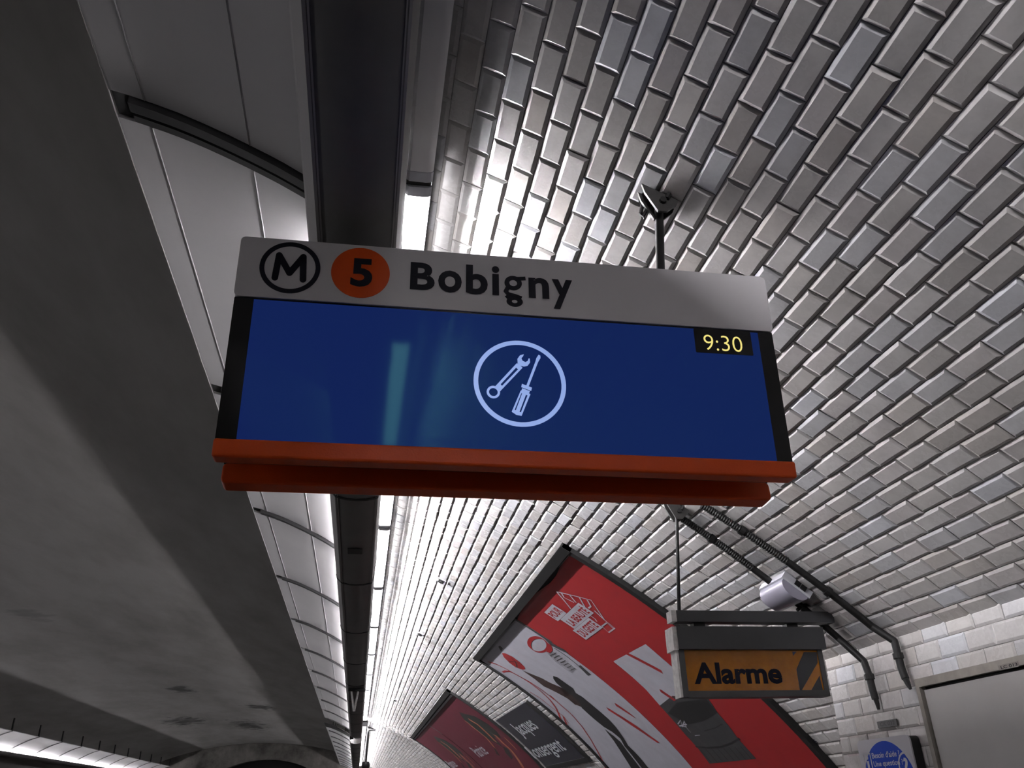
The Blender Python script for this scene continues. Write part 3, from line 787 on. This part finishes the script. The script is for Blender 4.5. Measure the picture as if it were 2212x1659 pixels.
def conduit(label, y_top, s0, s1, y_bot, wall_pts, corr_to):
    t = thing('conduit', label, 'cable conduit', V(s0, y_top, 0))
    pts = []; n = 30
    for i in range(n + 1):
        s = s0 + (s1 - s0) * i / n
        pts.append(V(s, y_top + (y_bot - y_top) * i / n, .030))
    P = [Vector(p) for p in pts] + [Vector(p) for p in wall_pts]
    # resample finely and give the upper length its ribs
    d = [0]
    for i in range(len(P) - 1): d.append(d[-1] + (P[i + 1] - P[i]).length)
    L = d[-1]; m_ = int(L / .0052); pp = []; rr = []
    for i in range(m_ + 1):
        q = L * i / m_; j = max(k for k in range(len(d)) if d[k] <= q + 1e-9); j = min(j, len(P) - 2)
        f_ = (q - d[j]) / (d[j + 1] - d[j]); pp.append(P[j].lerp(P[j + 1], f_))
        rr.append((.0178 if i % 2 else .0145) if q < corr_to else .0150)
    link('pipe', MB().tube(pp, rr, 10), BLACK if False else SOOT, t, True)
    for q in [.20 + .42 * k for k in range(int((L - .1) / .42))] + [L - .085]:
        i = int(q / L * m_); a, b = pp[max(i - 2, 0)], pp[min(i + 2, m_)]
        link('clamp', MB().tube([a, b], .0205, 12), BLACK, t)
    return t, P
def wallpt(p, off=.03): return tuple(onX(p, XN - off))
c1, P1 = conduit('black ribbed cable conduit running past the emergency lamp and down the tiled wall', 3.375, sy((1480, 1075), .03)[0], 2.395, 3.415,
                 [wallpt((1866, 1428)), wallpt((1877, 1458)), wallpt((1884, 1487)), wallpt((1891, 1510))], .42)
link('cable_tail', MB().tube([wallpt((1891, 1508)), wallpt((1895, 1520)), wallpt((1898, 1533))], [.011, .009, .006], 8), BLACK, c1, True)
c2, P2 = conduit('black ribbed cable conduit nearer the camera, ending beside the white cabinet', 3.165, sy((1530, 1065), .03)[0], 2.395, 3.15,
                 [wallpt((1932, 1385)), wallpt((1939, 1412)), wallpt((1947, 1443)), wallpt((1956, 1466))], .42)
link('cable_tail', MB().tube([wallpt((1955, 1464)), wallpt((1961, 1477)), wallpt((1967, 1488))], [.012, .010, .006], 8), BLACK, c2, True)

# ------------------------------------------------------------------ on the alcove wall: cabinet, help sign, number plate
BEIGE = mat('stone_grey_frame', (0.36, 0.335, 0.30, 1), 0.6, noise=0.3, nscale=10)
BOARD = mat('white_board', (0.50, 0.49, 0.48, 1), 0.32, noise=0.08, nscale=3)
cab = thing('wall_cabinet', 'large pale cabinet with beige frame on the tiled wall, lower right corner', 'cabinet', (XN, 2.4, CAB[3]))
yf, yn, zt, zb = CAB
fw = .030
mb = MB().box(XN - .030, XN + .02, yn, yf, zt - fw, zt).box(XN - .030, XN + .02, yf - fw * .75, yf, zb, zt - fw).box(XN - .030, XN + .02, yn, yf - fw * .75, zb, zb + fw).box(XN - .030, XN + .02, yn, yn + fw, zb + fw, zt - fw)
cf = link('frame', mb, BEIGE, cab)
link('rebate', MB().box(XN - .004, XN + .02, yn + fw, yf - fw * .75, zb + fw, zt - fw), BLACK, cab)
link('door', MB().box(XN - .018, XN - .004, yn + fw + .01, yf - fw * .75 - .008, zb + fw + .01, zt - fw - .012), BOARD, cab)
CFm = Frame((XN - .031, 0, 0), (0, -1, 0), (0, 0, 1))
def cfu(p): return CFm.px(p)
a = cfu((2158, 1446)); b = cfu((2200, 1434))
sub('label_strip', MB().prism(CFm, [(a[0], a[1] - .004), (b[0], a[1] - .004), (b[0], a[1] + .012), (a[0], a[1] + .012)], 0, .0008), mat('label_grey', (0.25, 0.235, 0.21, 1), .5), cf)
mb = MB(); put(mb, CFm, fit(text2d('LC 013', .01), a[0] + .012, b[0] - .004, a[1] - .001, a[1] + .009), .0012); sub('label_lettering', mb, INK, cf)

HB = .045
hp = Frame((XN - HB, YN, 0), (0, -1, 0), (0, 0, 1))
q0 = hp.px((1850, 1601)); q1 = hp.px((1962, 1586))
help_ = thing('help_sign', 'white and blue help point sign reading Besoin d\'aide at the tiled wall corner', 'sign', (XN - HB, YN - (q0[0] + q1[0]) / 2, -.35))
BLUE = mat('signal_blue', (0.010, 0.060, 0.50, 1), 0.45, spec=0.15); SW = mat('sign_white', (0.66, 0.65, 0.70, 1), 0.4)
uL, uR, vT = q0[0], q1[0], (q0[1] + q1[1]) / 2
link('side_box', MB().prism(hp, rrect(uL + .004, uR + .001, vT - .56, vT - .004, .02), -HB + .004, -.006), BLACK, help_)
plate = link('face_plate', MB().prism(hp, rrect(uL, uR, vT - .56, vT, .022), -.006, 0), SW, help_)
cu = (uL + uR) / 2 - .0; cr = (uR - uL) / 2 * .985; cvt = hp.px((1910, 1598))[1]
sub('blue_disc', MB().prism(hp, [(min(max(u, uL + .002), uR - .001), v) for u, v in ell(cu + .004, cvt - cr * 1.02, cr * 1.0, cr, 48)], .0003, .0010), BLUE, plate)
mb = MB(); put(mb, hp, fit(text2d("Besoin d'aide ?", .012), hp.px((1885, 1636))[0], hp.px((1943, 1625))[0], hp.px((1885, 1639))[1], hp.px((1885, 1626))[1]), .0016)
v_ = hp.px((1885, 1639))[1]
put(mb, hp, fit(text2d("Une question ?", .012), hp.px((1888, 1650))[0], hp.px((1950, 1640))[0], v_ - .036, v_ - .010), .0016)
iu, iv = hp.px((1866, 1640))
for q in ([(0, .022), (.058, .022), (.058, .016), (0, .016)], [(0, .022), (.006, .022), (.006, -.07), (0, -.07)], [(.058, .022), (.052, .022), (.052, -.07), (.058, -.07)],
          [(.022, -.008), (.036, -.008), (.036, -.045), (.022, -.045)]):
    mb.prism(hp, [(iu + a, iv + b) for a, b in q], .0010, .0016)
mb.prism(hp, ell(iu + .029, iv + .004, .008, .008, 16), .0010, .0016)
qu, qv = hp.px((1961, 1647)); mb.ring(hp, qu - .012, qv - .012, .050, .043, .0010, .0016, 40)
put(mb, hp, fit(text2d('?', .03), qu - .026, qu + .002, qv - .044, qv + .018), .0016)
sub('help_lettering', mb, SW, plate)
pf = Frame((XN - .008, YN, 0), (0, -1, 0), (0, 0, 1))
a = pf.px((1897, 1567)); b = pf.px((1938, 1560))
npl = tag(link('number_plate', MB().prism(pf, rrect(a[0], b[0], a[1] - .012, a[1] + .014, .002), -.003, .003), mat('plate_grey', (0.09, 0.09, 0.088, 1), .5), None, loc=(0, 0, 0)), 'small dark number plate on the wall tiles above the help sign', 'plate')
mb = MB(); put(mb, pf, fit(text2d('CK 032', .01), a[0] + .02, b[0] - .012, a[1] - .006, a[1] + .009), .0034)
o = link('plate_lettering', mb, mat('plate_ink', (.03, .03, .03, 1), .5), None); o.parent = npl
# number painted on a vault tile
s6, y6 = sy((1757, 1600), .012); v6, f6 = text2d('06', .01)
mb = MB(); vv6, _ = fit((v6, f6), 0, .055, 0, .03)
vault_print(mb, vf=([(s6 + .015 - b_, y6 + .028 - a_) for a_, b_ in vv6], f6), off=.0125)
o = link('tile_number', mb, INK, None); o.parent = wall_right

# ------------------------------------------------------------------ billboards
FRAME = mat('black_billboard_frame', (0.014, 0.014, 0.014, 1), 0.4, noise=0.4, nscale=30)
BACK = mat('torn_backing', (0.010, 0.010, 0.010, 1), 0.6, noise=0.5, nscale=10)
RED = mat('red_print', (0.40, 0.020, 0.024, 1), 0.42, noise=0.08, nscale=6)
PAPER = mat('white_print', (0.50, 0.50, 0.56, 1), 0.45, noise=0.10, nscale=9)
GREYP = mat('grey_print', (0.06, 0.06, 0.062, 1), 0.45, noise=0.25, nscale=10)
DARKPR = mat('dark_print', (0.016, 0.016, 0.017, 1), 0.45)
BROWN = mat('brown_print', (0.055, 0.030, 0.026, 1), 0.45, noise=0.3, nscale=12)
ya, yb, s0_ = 4.53, 8.42, 1.205
ym = sy((1110, 1335))[1]
bbd = thing('billboard', 'large torn red and white poster board with a basketball player on the curved tiled vault', 'billboard', V(2.5, 6.5, .0))
def frame_parts(t, ya, yb, s0, s1, ym, wd=.055, lift=.034):
    link('frame', slab(MB(), s0, s1, ya - wd, ya, .004, lift), FRAME, t)
    link('frame', slab(MB(), s0, s1, yb, yb + wd, .004, lift), FRAME, t)
    link('frame', slab(MB(), s0 - .01, s0 + wd, ya - wd, yb + wd, .004, lift + .002, 2), FRAME, t)
    link('frame', slab(MB(), s1, s1 + wd, ya - wd, yb + wd, .004, lift, 2), FRAME, t)
    link('backing', slab(MB(), s0, s1, ya, yb, .006, .014), BACK, t)
    link('divider', slab(MB(), s0 + wd, s0 + wd + .34, ym - .022, ym + .022, .012, .0235), GREYP, t)
frame_parts(bbd, ya, yb, s0_, 4.06, ym)
S_LOW = 4.05
# right-hand sheet (nearer): red, torn along its top edge
torn = [sy((850 + x * .3067, 1150 + y * .3067)) for x, y in [(1235, 150), (1195, 190), (1160, 238), (1135, 295), (1095, 345), (1010, 408), (960, 445), (925, 482), (893, 540), (868, 590)]]
poly = [(torn[0][0], ya + .01)] + [(s, y) for s, y in torn] + [(torn[-1][0] + .01, ym - .002), (S_LOW, ym - .002), (S_LOW, ya + .01)]
sheet_r = link('poster_sheet', vault_print(MB(), [poly], off=.0215), RED, bbd); sheet_r['label'] = 'red poster sheet with white slogan'
torn2 = [sy((1010 + x * .1326, 1300 + y * .1326)) for x, y in [(735, 300), (640, 385), (530, 470), (440, 600), (360, 690), (270, 790), (195, 880)]]
poly = [(torn2[0][0] + .0, ym + .002)] + [(s, min(y, yb - .01)) for s, y in torn2] + [(torn2[-1][0] + .02, yb - .01), (S_LOW, yb - .01), (S_LOW, ym + .002)]
sheet_l = link('poster_sheet', vault_print(MB(), [poly], off=.0215), PAPER, bbd); sheet_l['label'] = 'white poster sheet with player and ball'
link('paper_curl', vault_print(MB(), [[sy((850 + x * .3067, 1150 + y * .3067)) for x, y in [(1235, 135), (1160, 225), (1150, 240), (1225, 158)]],
                                      [sy((1010 + x * .1326, 1300 + y * .1326)) for x, y in [(790, 150), (720, 255), (560, 395), (545, 400), (680, 250)]]], off=.024), PAPER, bbd)
c7 = lambda x, y: sy((1100 + x * .18083, 1200 + y * .18083))
c5 = lambda x, y: sy((1010 + x * .1326, 1300 + y * .1326))
c3 = lambda x, y: sy((1180 + x * .18027, 1360 + y * .18027))
c4 = lambda x, y: sy((1400 + x * .19892, 1360 + y * .19892))
def pr(name, m, part, polys=None, vf=None, off=.0225): return sub(name, vault_print(MB(), polys, vf, off=off), m, part)
def box_sy(tl, tr, br, bl):
    return (tl[0] + tr[0]) / 2, (bl[0] + br[0]) / 2, (tl[1] + bl[1]) / 2, (tr[1] + br[1]) / 2      # s_top s_bot y_left y_right
b1 = box_sy(c7(400, 665), c7(500, 565), c7(668, 670), c7(572, 770)); b2 = box_sy(c7(592, 745), c7(820, 545), c7(1000, 680), c7(755, 855)); b3 = box_sy(c7(740, 875), c7(945, 725), c7(1100, 850), c7(900, 990))
pr('slogan_box', PAPER, sheet_r, [[(a, c), (a, d), (b, d), (b, c)] for a, b, c, d in (b1, b2, b3)])
for (a, b, c, d), tx, mg in ((b1, 'POUR', .2), (b2, 'LA BEAUTÉ', .14), (b3, 'DU GESTE', .17)):
    v_, f_ = fit(text2d(tx, .02), 0, 1, 0, 1)
    yl, yr = c + (d - c) * .08, c + (d - c) * .94; st0 = a + (b - a) * mg; sb0 = b - (b - a) * mg
    sub('slogan_lettering', vault_print(MB(), vf=([(sb0 + (st0 - sb0) * q, yl + (yr - yl) * p) for p, q in v_], f_), off=.0232), RED, sheet_r)
ln = []
for pl in ([(550, 415), (960, 515), (1120, 750), (1245, 850), (1172, 902), (1092, 828), (1150, 786), (1228, 852)], [(550, 415), (640, 520), (720, 620)], [(605, 430), (640, 485), (760, 545)], [(705, 455), (782, 545)], [(820, 482), (885, 595)], [(915, 512), (958, 590), (930, 612)], [(955, 700), (1010, 740), (1030, 770)], [(1000, 640), (1120, 750)]):
    ln += stroke([c7(*p) for p in pl], .012)
pr('court_outline', PAPER, sheet_r, ln)
pr('block_letter', PAPER, sheet_r, [[c3(790, 365), c3(1175, 155), c3(1380, 330), c3(1560, 485), c3(1800, 720), c3(1590, 790), c3(1500, 775), c3(1352, 895), c3(1180, 700), c3(1000, 535)]])
pr('slash', RED, sheet_r, [[c3(935, 275), c3(970, 262), c3(1365, 468), c3(1388, 512)]], off=.0230)
pr('slash', RED, sheet_r, [[c3(1343, 694), c3(1370, 705), c3(1545, 825), c3(1520, 838), c3(1360, 730)]], off=.0230)
shoe = [c4(115, 810), c4(240, 712), c4(350, 690), c4(620, 700), c4(740, 880), c4(860, 1020), c4(970, 1170), c4(1165, 1385), c4(660, 1440), c4(530, 1270), c4(400, 1130), c4(200, 900)]
pr('shoe_picture', GREYP, sheet_r, [shoe], off=.0228)
pr('shoe_dark_print', DARKPR, sheet_r, [[c4(205, 890), c4(300, 775), c4(620, 735), c4(742, 885), c4(600, 975), c4(420, 1012), c4(330, 960)]] +  # darker printed parts of the shoe and its sole ridges
   stroke([c4(510, 1255), c4(640, 1268), c4(790, 1255), c4(900, 1215), c4(985, 1165)], .014) +
   sum([stroke([c4(560 + 62 * k, 1290 - 6 * k), c4(680 + 62 * k, 1428 - 6 * k)], .012) for k in range(8)], []) + stroke([c4(600, 1085), c4(720, 1050), c4(800, 1005)], .008), off=.0233)
pr('shoe_laces', PAPER, sheet_r, stroke([c4(315, 1010), c4(345, 965), c4(365, 1040), c4(385, 975), c4(405, 1040), c4(330, 1030), c4(410, 1010)], .010) + stroke([c4(405, 1045), c4(455, 1100)], .007) + stroke([c4(500, 1135), c4(555, 1128)], .007), off=.0236)
# picture on the white sheet
pr('ball_picture', RED, sheet_l, [[c5(545, 820), c5(600, 822), c5(720, 880), c5(840, 970), c5(915, 1045), c5(925, 1082), c5(880, 1088), c5(770, 1050), c5(660, 970), c5(575, 885)]])
pr('ball_seam', DARKPR, sheet_l, stroke([c5(705, 905), c5(760, 950), c5(785, 1000), c5(790, 1050)], .014) + stroke([c5(650, 950), c5(770, 960), c5(880, 1010)], .010), off=.0230)
hoop = [c5(1135 + 150 * math.cos(t), 680 + 118 * math.sin(t) + 20 * math.cos(t)) for t in np.linspace(0, 2 * math.pi, 30)]
pr('hoop_picture', RED, sheet_l, stroke(hoop, [.035 if 11 < i < 24 else .020 for i in range(30)]) + [[c5(1270, 640), c5(1345, 690), c5(1370, 770), c5(1330, 815), c5(1270, 795), c5(1295, 730)]])
net = []
for k in range(7):
    net += stroke([c5(1290 + 12 * k, 820 - 6 * k), c5(1430 + 22 * k, 960 - 4 * k), c5(1600 + 24 * k, 1090 - 2 * k), c5(1700 + 8 * k, 1140 - 12 * k)], .006)
for k in range(7):
    net += stroke([c5(1330 + 55 * k, 855 + 40 * k), c5(1430 + 50 * k, 810 + 42 * k)], .006)
pr('net_picture', GREYP, sheet_l, net)
pr('backboard_picture', GREYP, sheet_l, [[c5(1210, 555), c5(1360, 660), c5(1560, 760), c5(1640, 830), c5(1520, 780), c5(1340, 690)], [c5(1820, 1010), c5(1995, 1165), c5(1950, 1185), c5(1790, 1030)]] + stroke([c5(1390, 730), c5(1600, 870), c5(1780, 1010), c5(1940, 1175)], .014))
pr('arm_picture', BROWN, sheet_l, [[c5(870, 1095), c5(1000, 1148), c5(1200, 1228), c5(1330, 1300), c5(1480, 1362), c5(1640, 1440), c5(1790, 1580), c5(1830, 1659), c5(1740, 1659), c5(1620, 1560), c5(1400, 1440), c5(1230, 1360), c5(1100, 1255), c5(980, 1170)],
                                  [c3(140, 668), c3(300, 760), c3(405, 862), c3(415, 915), c3(330, 880), c3(230, 800)]])
pr('figure_picture', DARKPR, sheet_l, [[c3(72, 540), c3(130, 560), c3(200, 612), c3(310, 690), c3(340, 745), c3(420, 790), c3(540, 890), c3(650, 980), c3(740, 1060), c3(830, 1160), c3(910, 1270), c3(970, 1370), c3(1100, 1500), c3(1230, 1659), c3(1300, 1750),
                                        c3(1210, 1750), c3(1150, 1659), c3(1040, 1520), c3(930, 1380), c3(880, 1290), c3(780, 1210), c3(680, 1150), c3(580, 1070), c3(500, 1000), c3(418, 925), c3(395, 860), c3(300, 780), c3(200, 705), c3(110, 625), c3(75, 575)],
                                       [c3(690, 1175), c3(800, 1262), c3(880, 1330), c3(960, 1440), c3(1130, 1659), c3(1200, 1750), c3(1090, 1750), c3(1020, 1659), c3(900, 1470), c3(800, 1315), c3(740, 1240)]], off=.0230)
pr('curve_lines', RED, sheet_l, stroke([c5(320, 960), c5(440, 995), c5(600, 1070), c5(760, 1160), c5(1000, 1290), c5(1200, 1420), c5(1400, 1580), c3(30, 770), c3(140, 870), c3(300, 1010), c3(420, 1150), c3(530, 1310), c3(620, 1470), c3(690, 1600), c3(720, 1720)], [.03] + [.022] * 14) +
   stroke([c5(560, 1130), c5(600, 1112), c5(680, 1120), c5(800, 1180), c5(1000, 1300), c5(1180, 1440), c5(1330, 1580), c3(60, 860), c3(110, 930), c3(165, 1060)], .024) + stroke([c5(1000, 1450), c5(1160, 1545), c5(1300, 1655), c3(100, 955), c3(200, 1025), c3(260, 1110)], .016) + stroke([c3(195, 1030), c3(240, 1130), c3(285, 1170)], .024))
pr('slash', RED, sheet_l, [[c3(805, 862), c3(830, 872), c3(990, 985), c3(1070, 1050), c3(1040, 1035), c3(830, 900)]], off=.0232)
pr('slash', RED, sheet_l, [[c3(710, 915), c3(740, 930), c3(1060, 1130), c3(1350, 1340), c3(1330, 1345), c3(1040, 1150), c3(735, 950)]], off=.0232)
pr('small_mark', GREYP, sheet_l, [[c5(485, 715), c5(510, 695), c5(560, 745), c5(530, 790)]])

# second board further along
MAR = mat('maroon_print', (0.135, 0.008, 0.026, 1), 0.42, noise=0.15, nscale=6)
OLIVE = mat('olive_print', (0.018, 0.020, 0.016, 1), 0.5); COPPER = mat('copper_print', (0.42, 0.13, 0.07, 1), 0.5)
bb2 = thing('billboard', 'distant maroon poster board on the curved tiled vault', 'billboard', V(2.5, 15.0, 0))
ym2 = 15.45
frame_parts(bb2, 11.17, 19.02, 1.18, 4.06, ym2, .06)
link('torn_top', slab(MB(), 1.26, 1.29, 11.2, 19.0, .014, .024, 1), PAPER, bb2)
d2 = lambda x, y: sy((880 + x * .18987, 1470 + y * .18987))
for i, (a, b) in enumerate(((11.18, ym2 - .03), (ym2 + .03, 19.01))):
    sh = link('poster_sheet', vault_print(MB(), [[(1.295, a), (1.295, b), (4.05, b), (4.05, a)]], off=.0215), MAR, bb2)
    def tr(lst):                                            # the same picture is printed on both sheets
        out_ = [d2(*p) for p in lst]
        return out_ if i == 0 else [(s, y + (ym2 + .03 - 11.18)) for s, y in out_]
    pr('plant_picture', OLIVE, sh, [tr(l) for l in ([(580, 350), (640, 370), (760, 400), (900, 480), (1010, 570), (1060, 640), (980, 640), (1090, 760), (1030, 720), (880, 640), (760, 540), (660, 460), (610, 400)], [(1080, 740), (1130, 760), (1200, 870), (1180, 890), (1110, 810)], [(960, 720), (1050, 850), (1010, 830)])])
    for l, wd in (([(690, 430), (790, 490), (880, 570), (1000, 690)], .09), ([(650, 450), (760, 540), (890, 640), (990, 760)], .06), ([(990, 610), (1070, 690), (1180, 790), (1250, 880), (1320, 995)], .10), ([(1100, 640), (1240, 780)], .05)):
        pr('stem_picture', COPPER, sh, stroke(tr(l), wd), off=.0229)
    yl, yr = (13.9, 12.2) if i == 0 else (18.1, 16.4)
    st0 = d2(790, 705)[0]; sb0 = d2(830, 865)[0]
    v_, f_ = fit(text2d('Patrice', .01), 0, 1, 0, 1)
    yl, yr = d2(745, 800)[1] + (4.3 if i else 0), d2(890, 790)[1] + (4.3 if i else 0)
    pr('poster_lettering', PAPER, sh, vf=([(sb0 + (st0 - sb0) * q, yl + (yr - yl) * p) for p, q in v_], f_), off=.0231)

# station name plate
NAVY = mat('navy_enamel', (0.004, 0.006, 0.022, 1), 0.18, noise=0.2, nscale=2)
sn = thing('station_name_plate', 'dark blue enamel station name plate reading Jacques Bonsergent between the two poster boards', 'sign', V(2.3, 9.9, 0))
jy0, jy1, js0, js1 = 8.90, 10.86, 1.895, 2.70
pl_ = link('plate', slab(MB(), js0, js1, jy0, jy1, .006, .026), NAVY, sn)
link('rim', slab(MB(), js0, js1, jy1, jy1 + .03, .006, .030), FRM, sn); link('rim', slab(MB(), js0, js1, jy0 - .10, jy0, .004, .028), BLACK, sn)
link('rim', slab(MB(), js1, js1 + .06, jy0 - .1, jy1 + .03, .004, .028, 1), BLACK, sn)
for tx, (tl, tr_, bl, br) in (('Jacques', ((1150, 455), (1375, 400), (1270, 620), (1490, 545))), ('Bonsergent', ((1325, 725), (1690, 640), (1430, 880), (1812, 785)))):
    v_, f_ = text2d(tx, .012)
    v2, _ = fit((v_, f_), 0, 1, 0, 1)
    TL_, TR_, BL_, BR_ = d2(*tl), d2(*tr_), d2(*bl), d2(*br)
    yl, yr = (TL_[1] + BL_[1]) / 2, (TR_[1] + BR_[1]) / 2; s_t, s_b = (TL_[0] + TR_[0]) / 2, (BL_[0] + BR_[0]) / 2
    s_b += (s_b - s_t) * .30                                # room for the descenders
    sub('name_lettering', vault_print(MB(), vf=([(s_b + (s_t - s_b) * q, yl + (yr - yl) * p) for p, q in v2], f_), off=.0275), mat('enamel_white', (0.62, 0.64, 0.68, 1), 0.3), pl_)

# ------------------------------------------------------------------ small fixings
for i, (p, nm_) in enumerate((((950, 1255), 'nearest of the small metal anchors on the bright tiles beside the light trough'), ((905, 1370), 'second small metal anchor on the bright tiles beside the light trough'),
                              ((852, 1513), 'third small metal anchor on the bright tiles, far along the vault'))):
    s, y = sy(p, .02); fr = vframe(s, y, .010)
    t = thing('ceiling_anchor', nm_, 'anchor', V(s, y, 0), 'ceiling anchors on the tiles')
    link('plate', MB().prism(fr, [(-.05, -.035), (.05, -.035), (.05, .035), (-.05, .035)], 0, .006), CAPG, t)
    link('eye', MB().ring(fr, 0, 0, .022, .012, .006, .02, 16), SOOT, t)
    link('bolt', MB().tube([fr.p(.035, .02, .0), fr.p(.035, .02, .03)], .009, 6), SOOT, t)
# hanging bracket under the trough, and far hanging rod with a dome
t = thing('hanging_bracket', 'small metal bracket hanging under the light trough in the distance', 'bracket', (-.08, 11.0, 1.2))
link('bar', MB().box(-.17, .03, 10.96, 11.04, 1.29, 1.325), SOOT, t)
link('stay', MB().tube([(-.13, 11.0, 1.29), (-.09, 11.0, 1.06)], .012, 8), CAPM, t); link('stay', MB().tube([(-.05, 11.0, 1.29), (-.085, 11.0, 1.06)], .012, 8), CAPM, t)
t = thing('dome_camera', 'dark dome camera hanging on a long rod far down the platform', 'camera', (.26, 20.6, .8))
P = onY((797, 1568), 20.6); Q = onY((790, 1650), 20.6)
link('mount', MB().box(P[0] - .02, P[0] + .14, 20.5, 20.7, P[2] - .10, P[2] + .06), SOOT, t)
link('rod', MB().tube([(P[0], 20.6, P[2]), (Q[0], 20.6, Q[2])], .022, 8), SOOT, t)
n = 12; prof = [(.005, .10), (.07, .09), (.09, .05), (.095, 0), (.08, -.05), (.05, -.08), (.005, -.095)]
mb = MB(); vs_ = [(Q[0] + r_ * math.cos(2 * math.pi * k / n), 20.6 + r_ * math.sin(2 * math.pi * k / n), Q[2] - .05 + z_) for r_, z_ in prof for k in range(n)]
mb.add(vs_, [(j * n + k, j * n + (k + 1) % n, (j + 1) * n + (k + 1) % n, (j + 1) * n + k) for j in range(len(prof) - 1) for k in range(n)] + [tuple(range(n)), tuple((len(prof) - 1) * n + k for k in range(n))])
link('dome', mb, BLACK, t, True)

for o in bpy.data.objects:
    if '_loc' in o: del o['_loc']
